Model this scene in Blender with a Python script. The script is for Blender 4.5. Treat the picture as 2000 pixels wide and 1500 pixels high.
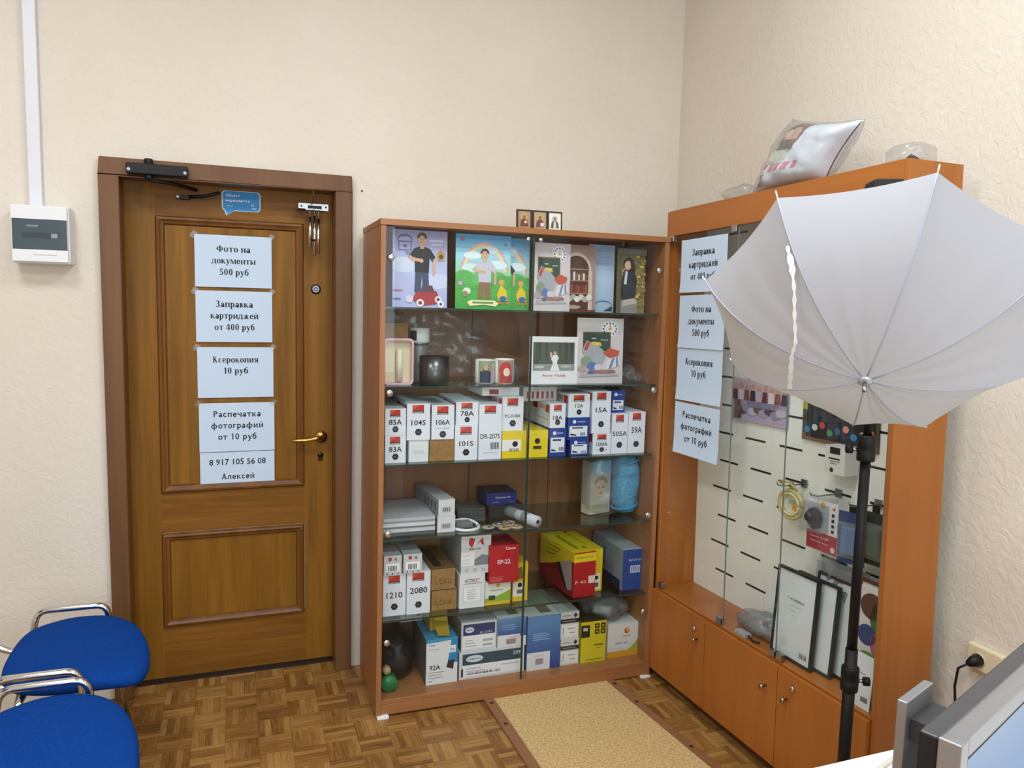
import bpy, bmesh, math, random
from mathutils import Vector, Matrix, noise
random.seed(7)
for o in list(bpy.data.objects): bpy.data.objects.remove(o)
S = bpy.context.scene; COL = S.collection; PI = math.pi

# ------------------------------------------------------------------ camera
cd = bpy.data.cameras.new('camera'); cam = bpy.data.objects.new('camera', cd); COL.objects.link(cam)
cd.sensor_width = 36; cd.lens = 1479.46/2000*36; cd.clip_start = .05
yaw, pitch, roll = .3502, -.1019, .0243
f = Vector((math.sin(yaw)*math.cos(pitch), math.cos(yaw)*math.cos(pitch), math.sin(pitch)))
r = Vector((math.cos(yaw), -math.sin(yaw), 0)); u = r.cross(f)
c_, s_ = math.cos(roll), math.sin(roll); r, u = c_*r+s_*u, -s_*r+c_*u
cam.matrix_world = Matrix(((r.x, u.x, -f.x, -2.0141), (r.y, u.y, -f.y, -3.2509), (r.z, u.z, -f.z, 1.6015), (0, 0, 0, 1)))
S.camera = cam
# ------------------------------------------------------------------ light
S.view_settings.view_transform = 'Standard'; S.view_settings.look = 'None'
S.view_settings.exposure = 0.0; S.view_settings.gamma = 1; S.view_settings.use_curve_mapping = False
W = bpy.data.worlds.new('sky'); S.world = W; W.use_nodes = True
W.node_tree.nodes['Background'].inputs[0].default_value = (.62, .78, 1, 1)
W.node_tree.nodes['Background'].inputs[1].default_value = 1.2
def area(name, loc, rot, sx, sy, power, col):
    l = bpy.data.lights.new(name, 'AREA'); l.shape = 'RECTANGLE'; l.size = sx; l.size_y = sy; l.energy = power; l.color = col
    o = bpy.data.objects.new(name, l); o.location = loc; o.rotation_euler = rot; COL.objects.link(o); return o
LAMPS = [(-2.9, -1.9), (-1.15, -1.9), (-2.9, -3.8), (-1.15, -3.8)]
for lx, ly in LAMPS: area('ceiling_lamp_light', (lx, ly, 3.305), (0, 0, 0), .56, .56, 27, (.93, .97, 1))
area('window_light', (-1.9, -5.45, 1.75), (PI/2, 0, 0), 2.7, 1.7, 48, (.80, .90, 1))

# ------------------------------------------------------------------ materials
def lin(h):
    h = h.lstrip('#'); v = [int(h[i:i+2], 16)/255 for i in (0, 2, 4)]
    return tuple(x/12.92 if x <= .04045 else ((x+.055)/1.055)**2.4 for x in v)+(1,)
MC = {}
def P(hexc, rough=.5, metal=0, spec=.5, key=None):
    k = key or (hexc, rough, metal, spec)
    if k in MC: return MC[k]
    m = bpy.data.materials.new('paint_'+hexc.strip('#')); m.use_nodes = True; b = m.node_tree.nodes['Principled BSDF']
    b.inputs['Base Color'].default_value = lin(hexc); b.inputs['Roughness'].default_value = rough
    b.inputs['Metallic'].default_value = metal; b.inputs['Specular IOR Level'].default_value = spec
    MC[k] = m; return m
def nt(name):
    m = bpy.data.materials.new(name); m.use_nodes = True; t = m.node_tree
    return m, t, t.nodes['Principled BSDF']
def N(t, typ, **kw):
    n = t.nodes.new(typ)
    for k, v in kw.items():
        if k.startswith('i_'): n.inputs[int(k[2:]) if k[2:].isdigit() else k[2:].replace('_', ' ')].default_value = v
        else: setattr(n, k, v)
    return n
def ramp(t, stops):
    n = t.nodes.new('ShaderNodeValToRGB'); e = n.color_ramp.elements
    e[0].position, e[0].color = stops[0][0], lin(stops[0][1]); e[1].position, e[1].color = stops[1][0], lin(stops[1][1])
    for p, c in stops[2:]:
        x = e.new(p); x.color = lin(c)
    return n
def wood(name, cols, axis='Z', scale=1.0, rough=.4, strength=1.0, fig=False, spec=.5):
    m, t, b = nt(name); L = t.links.new
    tc = N(t, 'ShaderNodeTexCoord'); mp = N(t, 'ShaderNodeMapping')
    st = {'Z': (14, 14, .7), 'X': (.7, 14, 14), 'Y': (14, .7, 14)}[axis]
    mp.inputs['Scale'].default_value = tuple(a*scale for a in st); L(tc.outputs['Object'], mp.inputs['Vector'])
    n1 = N(t, 'ShaderNodeTexNoise', i_Scale=1.0, i_Detail=3.0, i_Roughness=.55, i_Distortion=1.4 if fig else .3); L(mp.outputs[0], n1.inputs['Vector'])
    n2 = N(t, 'ShaderNodeTexNoise', i_Scale=9.0, i_Detail=4.0, i_Roughness=.7); L(mp.outputs[0], n2.inputs['Vector'])
    mx = N(t, 'ShaderNodeMath', operation='MULTIPLY_ADD'); L(n2.outputs['Fac'], mx.inputs[0]); mx.inputs[1].default_value = .35*strength
    L(n1.outputs['Fac'], mx.inputs[2])
    r_ = ramp(t, cols); L(mx.outputs[0], r_.inputs[0]); L(r_.outputs[0], b.inputs['Base Color'])
    b.inputs['Roughness'].default_value = rough; b.inputs['Specular IOR Level'].default_value = spec
    bp = N(t, 'ShaderNodeBump', i_Strength=.08, i_Distance=.002); L(n2.outputs['Fac'], bp.inputs['Height']); L(bp.outputs[0], b.inputs['Normal'])
    return m
def plaster(name, h1, h2):
    m, t, b = nt(name); L = t.links.new
    tc = N(t, 'ShaderNodeTexCoord')
    n1 = N(t, 'ShaderNodeTexNoise', i_Scale=26.0, i_Detail=5.0, i_Roughness=.6, i_Distortion=1.5); L(tc.outputs['Object'], n1.inputs['Vector'])
    n2 = N(t, 'ShaderNodeTexNoise', i_Scale=1.1, i_Detail=2.0); L(tc.outputs['Object'], n2.inputs['Vector'])
    r_ = ramp(t, [(.35, h1), (.65, h2)]); L(n2.outputs['Fac'], r_.inputs[0]); L(r_.outputs[0], b.inputs['Base Color'])
    b.inputs['Roughness'].default_value = .75; b.inputs['Specular IOR Level'].default_value = .3
    bp = N(t, 'ShaderNodeBump', i_Strength=.45, i_Distance=.008); L(n1.outputs['Fac'], bp.inputs['Height']); L(bp.outputs[0], b.inputs['Normal'])
    return m
def parquet():
    m, t, b = nt('mosaic_parquet'); L = t.links.new
    tc = N(t, 'ShaderNodeTexCoord'); sp = N(t, 'ShaderNodeSeparateXYZ'); L(tc.outputs['Object'], sp.inputs[0])
    def math_(op, a, bb=None, c=None):
        n = N(t, 'ShaderNodeMath', operation=op)
        for i, x in enumerate((a, bb, c)):
            if x is None: continue
            if isinstance(x, (int, float)): n.inputs[i].default_value = x
            else: L(x, n.inputs[i])
        return n.outputs[0]
    T, K = .115, 5
    tx, ty = math_('DIVIDE', sp.outputs[0], T), math_('DIVIDE', sp.outputs[1], T)
    ix, iy = math_('FLOOR', tx), math_('FLOOR', ty)
    fx, fy = math_('SUBTRACT', tx, ix), math_('SUBTRACT', ty, iy)
    par = math_('FLOORED_MODULO', math_('ADD', ix, iy), 2.0)
    inv = math_('SUBTRACT', 1.0, par)
    across = math_('ADD', math_('MULTIPLY', fx, par), math_('MULTIPLY', fy, inv))
    k = math_('MULTIPLY', across, float(K)); ki = math_('FLOOR', k); kf = math_('SUBTRACT', k, ki)
    cid = N(t, 'ShaderNodeCombineXYZ'); L(ix, cid.inputs[0]); L(iy, cid.inputs[1]); L(ki, cid.inputs[2])
    wn = N(t, 'ShaderNodeTexWhiteNoise', noise_dimensions='3D'); L(cid.outputs[0], wn.inputs['Vector'])
    # grain stretched along the strip
    gx = math_('MULTIPLY', sp.outputs[0], math_('ADD', math_('MULTIPLY', par, 150.0), 12.0))
    gy = math_('MULTIPLY', sp.outputs[1], math_('ADD', math_('MULTIPLY', inv, 150.0), 12.0))
    gv = N(t, 'ShaderNodeCombineXYZ'); L(gx, gv.inputs[0]); L(gy, gv.inputs[1]); L(math_('MULTIPLY', wn.outputs['Value'], 40.0), gv.inputs[2])
    g = N(t, 'ShaderNodeTexNoise', i_Scale=1.0, i_Detail=3.0, i_Roughness=.6); L(gv.outputs[0], g.inputs['Vector'])
    wear = N(t, 'ShaderNodeTexNoise', i_Scale=3.2, i_Detail=4.0); L(tc.outputs['Object'], wear.inputs['Vector'])
    v = math_('ADD', math_('MULTIPLY', wn.outputs['Value'], .26), math_('ADD', math_('MULTIPLY', g.outputs['Fac'], .50), math_('MULTIPLY', wear.outputs['Fac'], .38)))
    rp = ramp(t, [(.30, '#553516'), (.90, '#b98f55'), (.48, '#82592a'), (.66, '#a07840')]); L(v, rp.inputs[0])
    e1 = math_('LESS_THAN', kf, .07); e2 = math_('MAXIMUM', math_('LESS_THAN', fx, .016), math_('LESS_THAN', fy, .016))
    edge = math_('MULTIPLY', math_('MAXIMUM', e1, e2), .42)
    mx = N(t, 'ShaderNodeMix', data_type='RGBA'); L(edge, mx.inputs[0]); L(rp.outputs[0], mx.inputs[6]); mx.inputs[7].default_value = lin('#2c190b')
    L(mx.outputs[2], b.inputs['Base Color']); b.inputs['Roughness'].default_value = .38
    bp = N(t, 'ShaderNodeBump', i_Strength=.15, i_Distance=.002); L(g.outputs['Fac'], bp.inputs['Height']); L(bp.outputs[0], b.inputs['Normal'])
    return m
def speckle(name, h1, h2, sc, rough=.7, lo=.4, hi=.6, bump=.1, spec=.4):
    m, t, b = nt(name); L = t.links.new
    tc = N(t, 'ShaderNodeTexCoord'); n1 = N(t, 'ShaderNodeTexNoise', i_Scale=sc, i_Detail=2.0); L(tc.outputs['Object'], n1.inputs['Vector'])
    r_ = ramp(t, [(lo, h1), (hi, h2)]); L(n1.outputs['Fac'], r_.inputs[0]); L(r_.outputs[0], b.inputs['Base Color']); b.inputs['Roughness'].default_value = rough; b.inputs['Specular IOR Level'].default_value = spec
    bp = N(t, 'ShaderNodeBump', i_Strength=bump, i_Distance=.002); L(n1.outputs['Fac'], bp.inputs['Height']); L(bp.outputs[0], b.inputs['Normal'])
    return m
def glassy(name, tint, base=.05, top=1.0, rough=.0, body=0.0, bodycol='#dfe6ea'):
    m = bpy.data.materials.new(name); m.use_nodes = True; t = m.node_tree; L = t.links.new; t.nodes.remove(t.nodes['Principled BSDF'])
    out = t.nodes['Material Output']
    lw = N(t, 'ShaderNodeLayerWeight', i_Blend=.5); pw = N(t, 'ShaderNodeMath', operation='POWER'); L(lw.outputs['Facing'], pw.inputs[0]); pw.inputs[1].default_value = 4.0
    ma = N(t, 'ShaderNodeMath', operation='MULTIPLY_ADD'); L(pw.outputs[0], ma.inputs[0]); ma.inputs[1].default_value = top-base; ma.inputs[2].default_value = base
    tr = N(t, 'ShaderNodeBsdfTransparent'); tr.inputs[0].default_value = lin(tint)
    gl = N(t, 'ShaderNodeBsdfGlossy', i_Roughness=rough); mx = N(t, 'ShaderNodeMixShader'); L(ma.outputs[0], mx.inputs[0])
    if body > 0:
        df = N(t, 'ShaderNodeBsdfDiffuse'); df.inputs[0].default_value = lin(bodycol)
        m2 = N(t, 'ShaderNodeMixShader', i_0=body); L(tr.outputs[0], m2.inputs[1]); L(df.outputs[0], m2.inputs[2]); L(m2.outputs[0], mx.inputs[1])
    else: L(tr.outputs[0], mx.inputs[1])
    L(gl.outputs[0], mx.inputs[2]); L(mx.outputs[0], out.inputs[0]); return m
def emit(name, hexc, st):
    m, t, b = nt(name); b.inputs['Base Color'].default_value = (0, 0, 0, 1); b.inputs['Emission Color'].default_value = lin(hexc); b.inputs['Emission Strength'].default_value = st
    return m
M = dict(
  wall=plaster('cream_plaster', '#dcd3c5', '#e3dbce'), ceil=P('#efece6', .8),
  oak_v=wood('oak_upright', [(.36, '#6b4710'), (.9, '#966721')], 'Z', 1.6, .45, .9, False, .2), oak_h=wood('oak_level', [(.36, '#633e10'), (.9, '#8c5e22')], 'X', 1.4, .45, 1.1, True, .2),
  casing=wood('brown_casing', [(.3, '#5f3e24'), (.95, '#7b5636')], 'Z', 1, .38, 1, False, .3), oakdark=wood('oak_moulding', [(.3, '#55320f'), (.95, '#7c4f1e')], 'Z', 1, .36, 1, False, .35),
  lam=wood('brown_laminate', [(.3, '#8f5d38'), (.95, '#a97548')], 'Z', 1.2, .38, .7), lamx=wood('brown_laminate_level', [(.3, '#8f5d38'), (.95, '#a97548')], 'X', 1.2, .38, .7),
  lamo=wood('orange_laminate', [(.3, '#9d5a1e'), (.95, '#b26c2c')], 'Z', 1.2, .4, .7), lamox=wood('orange_laminate_level', [(.3, '#9d5a1e'), (.95, '#b26c2c')], 'X', 1.2, .4, .7),
  lamback=wood('back_laminate', [(.3, '#8f5f3c'), (.95, '#a5734a')], 'Z', 1.0, .45, .6),
  parquet=parquet(), board=speckle('particle_board', '#b5945c', '#d8bc88', 130, .8, .35, .65), strip=wood('strip_wood', [(.3, '#7d5438'), (.95, '#956847')], 'Y', 1, .5),
  glass=glassy('pane_glass', '#fafdfc', .04, .7), shelf=glassy('shelf_glass', '#e6f1ec', .06, .8), shelfedge=P('#2c4038', .15),
  film=glassy('clear_film', '#f2f4f5', .06, .6, .22, .08), bubble=glassy('bubble_film', '#d8dcde', .08, .6, .35, .38, '#a9adaf'),
  smoke=glassy('smoked_cover', '#59666e', .08, .9, .02, .55, '#3c474e'), chrome=P('#dcdcdc', .14, 1), steel=P('#a8a9ab', .25, 1), brass=P('#c9a55a', .22, 1),
  blue=speckle('blue_fabric', '#0a3680', '#0f4493', 260, .95, .3, .7, .3, .08), black=P('#0b0b0d', .5, 0, .35), blackm=P('#141416', .7), white=P('#eceef2', .45), paper=P('#c9dcf0', .8, 0, .2),
  slat=P('#f0f2ea', .5), dark=P('#1d1c1a', .6), kraft=speckle('kraft_card', '#8d6a3d', '#a07c4c', 60, .8, .3, .7), plastic=P('#e6e8ea', .35), ink=P('#15161a', .7))
m, t, b = nt('umbrella_fabric'); b.inputs['Base Color'].default_value = lin('#bfc2cd'); b.inputs['Roughness'].default_value = .9; b.inputs['Specular IOR Level'].default_value = .1
trn = N(t, 'ShaderNodeBsdfTranslucent'); trn.inputs[0].default_value = lin('#cfccc0'); mxs = N(t, 'ShaderNodeMixShader', i_0=.3)
t.links.new(b.outputs[0], mxs.inputs[1]); t.links.new(trn.outputs[0], mxs.inputs[2]); t.links.new(mxs.outputs[0], t.nodes['Material Output'].inputs[0]); M['umb'] = m
def mat(x): return x if not isinstance(x, str) else (P(x) if x.startswith('#') else M[x])

# ------------------------------------------------------------------ mesh builder
TC = {}
def glyphs(s, bold):
    k = (s, bold)
    if k not in TC and any('а' <= q <= 'я' for q in s.lower()) or (k not in TC and bold in ('serif', 'plain')):
        vs, fs = [], []
        for p in letters(s, bold != 'plain'): fs.append(tuple(range(len(vs), len(vs)+len(p)))); vs += p
        fs = [q if sum(vs[q[i]][0]*vs[q[(i+1) % len(q)]][1]-vs[q[(i+1) % len(q)]][0]*vs[q[i]][1] for i in range(len(q))) > 0 else q[::-1] for q in fs]
        xs = [v[0] for v in vs]; TC[k] = (vs, fs, min(xs), max(xs), 0, .67)
    if k not in TC:
        c = bpy.data.curves.new('tmp', 'FONT'); c.body = s; c.size = 1; c.resolution_u = 2; c.offset = bold
        o = bpy.data.objects.new('tmp', c); COL.objects.link(o)
        dg = bpy.context.evaluated_depsgraph_get(); me = o.evaluated_get(dg).to_mesh()
        vs = [(v.co.x, v.co.y) for v in me.vertices]; fs = [tuple(p.vertices) for p in me.polygons]
        o.evaluated_get(dg).to_mesh_clear(); bpy.data.objects.remove(o); bpy.data.curves.remove(c)
        xs = [v[0] for v in vs] or [0]; ys = [v[1] for v in vs] or [0]
        TC[k] = (vs, fs, min(xs), max(xs), min(ys), max(ys))
    return TC[k]
# hand drawn Cyrillic letters (serif or plain), baseline 0, x-height .46, capitals .67
def letters(st, serif):
    W_ = .135 if serif else .115; TH = .05 if serif else .10; out = []; X0 = [0.0]
    def Q(p): out.append([(X0[0]+x, y) for x, y in p])
    def BX(x0, x1, y0, y1): Q([(x0, y0), (x1, y0), (x1, y1), (x0, y1)])
    def ST(x, y0=0, y1=.46, w=None, b=1, t=1):
        w = w or W_; BX(x, x+w, y0, y1)
        if serif:
            if b: BX(x-.045, x+w+.045, y0, y0+.028)
            if t: BX(x-.045, x+w+.02, y1-.028, y1)
    def BAR(x0, x1, y, t=None): t = t or TH; BX(x0, x1, y-t/2, y+t/2)
    def RG(cx, cy, rx, ry, a0=0, a1=360, wx=None, wy=None):
        wx = wx or W_; wy = wy or TH; n = max(6, int(abs(a1-a0)/15))
        for k in range(n):
            a, b = math.radians(a0+(a1-a0)*k/n), math.radians(a0+(a1-a0)*(k+1)/n)
            Q([(cx+(rx-wx)*math.cos(a), cy+(ry-wy)*math.sin(a)), (cx+rx*math.cos(a), cy+ry*math.sin(a)), (cx+rx*math.cos(b), cy+ry*math.sin(b)), (cx+(rx-wx)*math.cos(b), cy+(ry-wy)*math.sin(b))])
    def DG(x0, y0, x1, y1, w): Q([(x0, y0), (x0+w, y0), (x1+w, y1), (x1, y1)])
    t2 = TH if not serif else .06
    def g(c):
        U = c.isupper(); h = .67 if U else .46; k = c.lower()
        if k == 'о': RG(.25*h/.46 if U else .24, h/2, .30 if U else .22, h/2+.01); return .64 if U else .48
        if k == 'а' and U: DG(.0, 0, .26, h, t2); DG(.44, 0, .22, h, W_+.01); BAR(.12, .45, .22); return .60
        if k == 'а': ST(.27, 0, .36, t=0); RG(.17, .13, .15, .14); RG(.22, .33, .16, .14, 0, 165); return .46
        if k == 'е': RG(.23, .23, .21, .24, 0, 325); BAR(.05, .43, .24, TH); return .46
        if k == 'т': ST(.19, t=0); BAR(.0, .49, .46-TH/2); (serif and (BX(0, .03, .34, .46), BX(.46, .49, .34, .46))); return .51
        if k == 'н': ST(.06); ST(.36); BAR(.12, .4, .23); return .55
        if k in 'ий':
            ST(.06); ST(.38); DG(.15, .05, .34, .41, .07)
            if k == 'й': RG(.27, .66, .12, .11, 190, 350, .05, .05)
            return .57
        if k == 'п': ST(.06); ST(.36); BAR(.1, .4, .46-TH/2); return .55
        if k == 'д': DG(.08, .04, .16, .46, t2); ST(.36, .03, .46, b=0, t=0); BAR(.14, .46, .46-TH/2); BAR(.0, .54, TH/2); BX(.0, t2, -.13, .03); BX(.54-t2, .54, -.13, .03); return .57
        if k == 'к': ST(.05, 0, h); DG(.14, h*.47, .36, h-.01, t2+.02); DG(.36, 0, .17, h*.55, W_+.01); (serif and BX(.33, .53, 0, .028)); return .54 if not U else .60
        if k == 'у': DG(.19, .0, .03, .46, W_); DG(.10, -.2, .38, .46, t2); (serif and (BX(-.02, .18, .432, .46), BX(.32, .48, .432, .46))); RG(.10, -.15, .08, .055, 0, 360, .07, .05); return .47
        if k == 'м': ST(.05, w=t2, t=0); DG(.27, .02, .06, .46, W_); DG(.29, .02, .50, .46, t2); ST(.50); return .68
        if k in 'ыъ':
            o = .12 if k == 'ъ' else 0; ST(.05+o); RG(.15+o, .14, .23, .145, -90, 90); (o and BAR(.0, .14, .46-TH/2)); BAR(.1+o, .2+o, TH/2); BAR(.1+o, .2+o, .285-TH/2)
            if k == 'ы': ST(.46)
            return .65 if k == 'ы' else .54
        if k == 'р' and U: ST(.05, 0, h); RG(.2, .49, .27, .18, -90, 90); BAR(.1, .22, h-TH/2); BAR(.1, .22, .31+TH/2); return .53
        if k == 'р': ST(.05, -.2, .46); RG(.25, .23, .21, .24); return .50
        if k == 'б': RG(.24, .23, .21, .24); RG(.30, .36, .27, .31, 95, 195); BAR(.26, .43, .65, .06); return .48
        if k == 'в': ST(.05); RG(.15, .345, .21, .115, -90, 90); RG(.15, .125, .25, .13, -90, 90); BAR(.1, .2, .46-TH/2); BAR(.1, .2, TH/2); BAR(.1, .2, .24); return .45
        if k == 'ж': ST(.29); DG(.05, .0, .24, .26, W_); DG(.05, .46, .24, .22, t2); DG(.52, .0, .33, .26, W_); DG(.54, .46, .35, .22, t2); return .72
        if k == 'с': RG(.23*h/.46, h/2, .21*h/.46, h/2+.01, 40, 320); return .44*h/.46
        if k == 'я': ST(.34); RG(.28, .33, .23, .135, 90, 270); BAR(.26, .4, .46-TH/2); BAR(.26, .4, .195+TH/2); DG(.04, 0, .24, .22, W_-.01); return .51
        if k == 'ч': ST(.36); ST(.05, .24, .46, b=0); RG(.30, .31, .25, .13, 180, 275); return .53
        if k == 'г': ST(.06); BAR(.1, .38, .46-TH/2); (serif and BX(.35, .38, .33, .46)); return .42
        if k == 'л': DG(.02, 0, .15, .46, t2); ST(.35); BAR(.14, .4, .46-TH/2); return .54
        if k == 'х': DG(.30, 0, .04, .46, W_+.01); DG(.02, 0, .34, .46, t2); return .46
        if k == 'ф': ST(.31, -.2 if not U else 0, .66); RG(.365, .23 if not U else .335, .33, .24 if not U else .21); return .75
        if k == 'з' and U: RG(.19, .50, .21, .18, -90, 150); RG(.19, .18, .23, .19, -150, 90); BAR(.12, .22, .345); return .48
        if k == 'з': RG(.16, .34, .18, .12, -90, 150); RG(.16, .125, .2, .135, -150, 90); return .40
        if k == '0': RG(.24, .33, .20, .34); return .50
        if k == '1': ST(.17, 0, .66, t=0); DG(.06, .54, .17, .66, .08); return .42
        if k == '4': ST(.27, 0, .66, t=0); BAR(.02, .47, .19, .07); DG(.02, .2, .25, .66, .06); return .50
        if k == '5': BAR(.12, .42, .62, .085); BX(.10, .16, .36, .65); RG(.20, .21, .24, .22, -150, 115); return .50
        return .25
    for c in st: X0[0] += g(c)+(.0 if serif else .03)
    return out
class MB:
    def __init__(s): s.v, s.f, s.m, s.ms, s.sm = [], [], [], [], []
    def mi(s, m):
        m = mat(m)
        if m not in s.ms: s.ms.append(m)
        return s.ms.index(m)
    def add(s, vs, fs, m, smooth=False):
        b = len(s.v); s.v += [tuple(v) for v in vs]; i = s.mi(m)
        for q in fs: s.f.append(tuple(b+k for k in q)); s.m.append(i); s.sm.append(smooth)
        return s
    def box(s, x0, x1, y0, y1, z0, z1, m, mt=None, mside=None, mx=None):
        vs = [(x, y, z) for z in (z0, z1) for y in (y0, y1) for x in (x0, x1)]
        s.add(vs, [(0, 1, 5, 4)], m)
        s.add(vs, [(4, 5, 7, 6)], mt or m); s.add(vs, [(0, 2, 3, 1), (2, 6, 7, 3)], m)
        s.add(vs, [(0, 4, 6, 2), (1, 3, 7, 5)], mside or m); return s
    def hexa(s, p, m):   # 8 points ordered bottom 4 then top 4 (ccw)
        s.add(p, [(3, 2, 1, 0), (4, 5, 6, 7), (0, 1, 5, 4), (1, 2, 6, 5), (2, 3, 7, 6), (3, 0, 4, 7)], m); return s
    def lathe(s, prof, m, c=(0, 0, 0), ax='Z', n=24, smooth=True):
        vs, fs = [], []
        for r_, h in prof:
            for k in range(n):
                a = 2*PI*k/n; x, y, z = r_*math.cos(a), r_*math.sin(a), h
                if ax == 'Y': x, y, z = x, h, y
                if ax == 'X': x, y, z = h, x, y
                vs.append((c[0]+x, c[1]+y, c[2]+z))
        for i in range(len(prof)-1):
            for k in range(n): fs.append((i*n+k, i*n+(k+1) % n, (i+1)*n+(k+1) % n, (i+1)*n+k))
        fs += [tuple(range(n))[::-1], tuple((len(prof)-1)*n+k for k in range(n))]
        s.add(vs, fs, m, smooth); return s
    def cyl(s, c, r_, h, m, ax='Z', n=20): return s.lathe([(r_, 0), (r_, h)], m, c, ax, n)
    def tube(s, pts, r_, m, n=10, cap=True):
        pts = [Vector(p) for p in pts]; vs, fs = [], []; up = Vector((0, 0, 1)); prev = None
        for i, p in enumerate(pts):
            d = (pts[min(i+1, len(pts)-1)]-pts[max(i-1, 0)]).normalized()
            if prev is None: a = d.cross(up if abs(d.z) < .9 else Vector((1, 0, 0))).normalized()
            else: a = (prev-d*prev.dot(d)).normalized()
            prev = a; bb = d.cross(a); rr = r_[i] if isinstance(r_, (list, tuple)) else r_
            for k in range(n): vs.append(p+rr*(math.cos(2*PI*k/n)*a+math.sin(2*PI*k/n)*bb))
        for i in range(len(pts)-1):
            for k in range(n): fs.append((i*n+k, i*n+(k+1) % n, (i+1)*n+(k+1) % n, (i+1)*n+k))
        if cap: fs += [tuple(range(n))[::-1], tuple((len(pts)-1)*n+k for k in range(n))]
        s.add(vs, fs, m, True); return s
    def poly(s, pts, m, y=0.0):      # flat polygon on a front (XZ) face, seen from -Y
        s.add([(x, y, z) for x, z in pts], [tuple(range(len(pts)))], m); return s
    def rect(s, x0, x1, z0, z1, m, y=0.0): return s.poly([(x0, z0), (x1, z0), (x1, z1), (x0, z1)], m, y)
    def disc(s, cx, cz, rx, m, y=0.0, rz=None, n=18, a0=0):
        rz = rx if rz is None else rz
        return s.poly([(cx+rx*math.cos(a0+2*PI*k/n), cz+rz*math.sin(a0+2*PI*k/n)) for k in range(n)], m, y)
    def text(s, st, cx, cz, h, m, y=0.0, w=None, bold=.012, left=False, ref=None, map=None):
        vs, fs, x0, x1, y0, y1 = glyphs(st, bold)
        k = h/.70; kx = k if w is None else w/max(x1-x0, 1e-6)
        ox = cx if left else cx-(x1-x0)*kx/2
        P3 = [(ox+(a-x0)*kx, y, cz+(b_)*k-h/2) for a, b_ in vs]
        if bold in ('serif', 'plain') or any('а' <= q <= 'я' for q in st.lower()):   # overlapping strokes: keep them a hair apart
            P3 = list(P3)
            for q_, fc in enumerate(fs):
                for i_ in fc: P3[i_] = (P3[i_][0], y-4e-6*q_, P3[i_][2])
        if map: P3 = [map(*p) for p in P3]
        s.add(P3, fs, m); return s
    def build(s, name, parent=None, loc=None, rot=None, bevel=0, sub=0, shade=False):
        me = bpy.data.meshes.new(name); me.from_pydata(s.v, [], s.f)
        for mm in s.ms: me.materials.append(mm)
        for p, i, sm in zip(me.polygons, s.m, s.sm): p.material_index = i; p.use_smooth = sm or shade
        me.update(); o = bpy.data.objects.new(name, me); COL.objects.link(o)
        if parent: o.parent = parent
        if loc is not None: o.location = loc
        if rot is not None: o.rotation_euler = rot
        if bevel:
            bm = bmesh.new(); bm.from_mesh(me); bmesh.ops.remove_doubles(bm, verts=bm.verts, dist=1e-5); bm.to_mesh(me); bm.free()
            b = o.modifiers.new('bevel', 'BEVEL'); b.width = bevel; b.segments = 2; b.limit_method = 'ANGLE'
        if sub: q = o.modifiers.new('sub', 'SUBSURF'); q.levels = q.render_levels = sub
        return o
def empty(name, loc=(0, 0, 0), rot=(0, 0, 0), parent=None):
    o = bpy.data.objects.new(name, None); o.location = loc; o.rotation_euler = rot; COL.objects.link(o); o.empty_display_size = .05
    if parent: o.parent = parent
    return o
def tag(o, label, cat, group=None, kind=None):
    o['label'] = label; o['category'] = cat
    if group: o['group'] = group
    if kind: o['kind'] = kind
    return o
def struct(o): o['kind'] = 'structure'; return o
def part(o, label): o['label'] = label; return o
def copy_tree(o, parent=None):
    c = o.copy(); COL.objects.link(c)
    if parent: c.parent = parent
    for ch in o.children: copy_tree(ch, c)
    return c
def blob(mb, c, rad, m, amp=.15, fr=9, seed=0, sub=4, flat=None, power=1.0):
    bm = bmesh.new(); bmesh.ops.create_icosphere(bm, subdivisions=sub, radius=1)
    vs = []
    for v in bm.verts:
        p = v.co.copy()
        if power != 1: p = Vector([math.copysign(abs(x)**power, x) for x in p])
        q = Vector((p.x*rad[0], p.y*rad[1], p.z*rad[2])); nn = noise.fractal(q*fr+Vector((seed*7.3, seed*1.7, 3)), 1.0, 2.0, 4)
        q = q*(1+amp*nn)
        if flat is not None: q.z = max(q.z, flat)
        vs.append((c[0]+q.x, c[1]+q.y, c[2]+q.z))
    fs = [tuple(v.index for v in fc.verts) for fc in bm.faces]; bm.free(); mb.add(vs, fs, m, True)

# ------------------------------------------------------------------ room shell
H = 3.32; XL, YF = -4.3, -5.6
struct(MB().box(XL-.15, .15, YF-.15, .2, -.1, 0, 'parquet').build('floor'))
struct(MB().box(XL-.15, .15, YF-.15, .2, H, H+.1, 'ceil').build('ceiling'))
DX0, DX1, DZ = -2.478, -1.566, 2.112
wb = MB(); wb.box(XL, DX0, 0, .2, 0, H, 'wall'); wb.box(DX1, 0, 0, .2, 0, H, 'wall'); wb.box(DX0, DX1, 0, .2, DZ, H, 'wall'); struct(wb.build('wall_back'))
struct(MB().box(0, .15, YF, .2, 0, H, 'wall').build('wall_right')); struct(MB().box(XL-.15, XL, YF, .2, 0, H, 'wall').build('wall_left'))
wx0, wx1, wz0, wz1 = -3.3, -.5, .85, 2.65
wf = MB(); wf.box(XL, wx0, YF-.15, YF, 0, H, 'wall'); wf.box(wx1, 0, YF-.15, YF, 0, H, 'wall'); wf.box(wx0, wx1, YF-.15, YF, 0, wz0, 'wall'); wf.box(wx0, wx1, YF-.15, YF, wz1, H, 'wall'); struct(wf.build('wall_front'))
wi = struct(empty('window_1', ((wx0+wx1)/2, YF-.08, wz0)))
fr = MB(); ww, wh = wx1-wx0, wz1-wz0
fr.box(-ww/2, ww/2, -.03, .03, 0, .06, 'plastic'); fr.box(-ww/2, ww/2, -.03, .03, wh-.06, wh, 'plastic')
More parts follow.
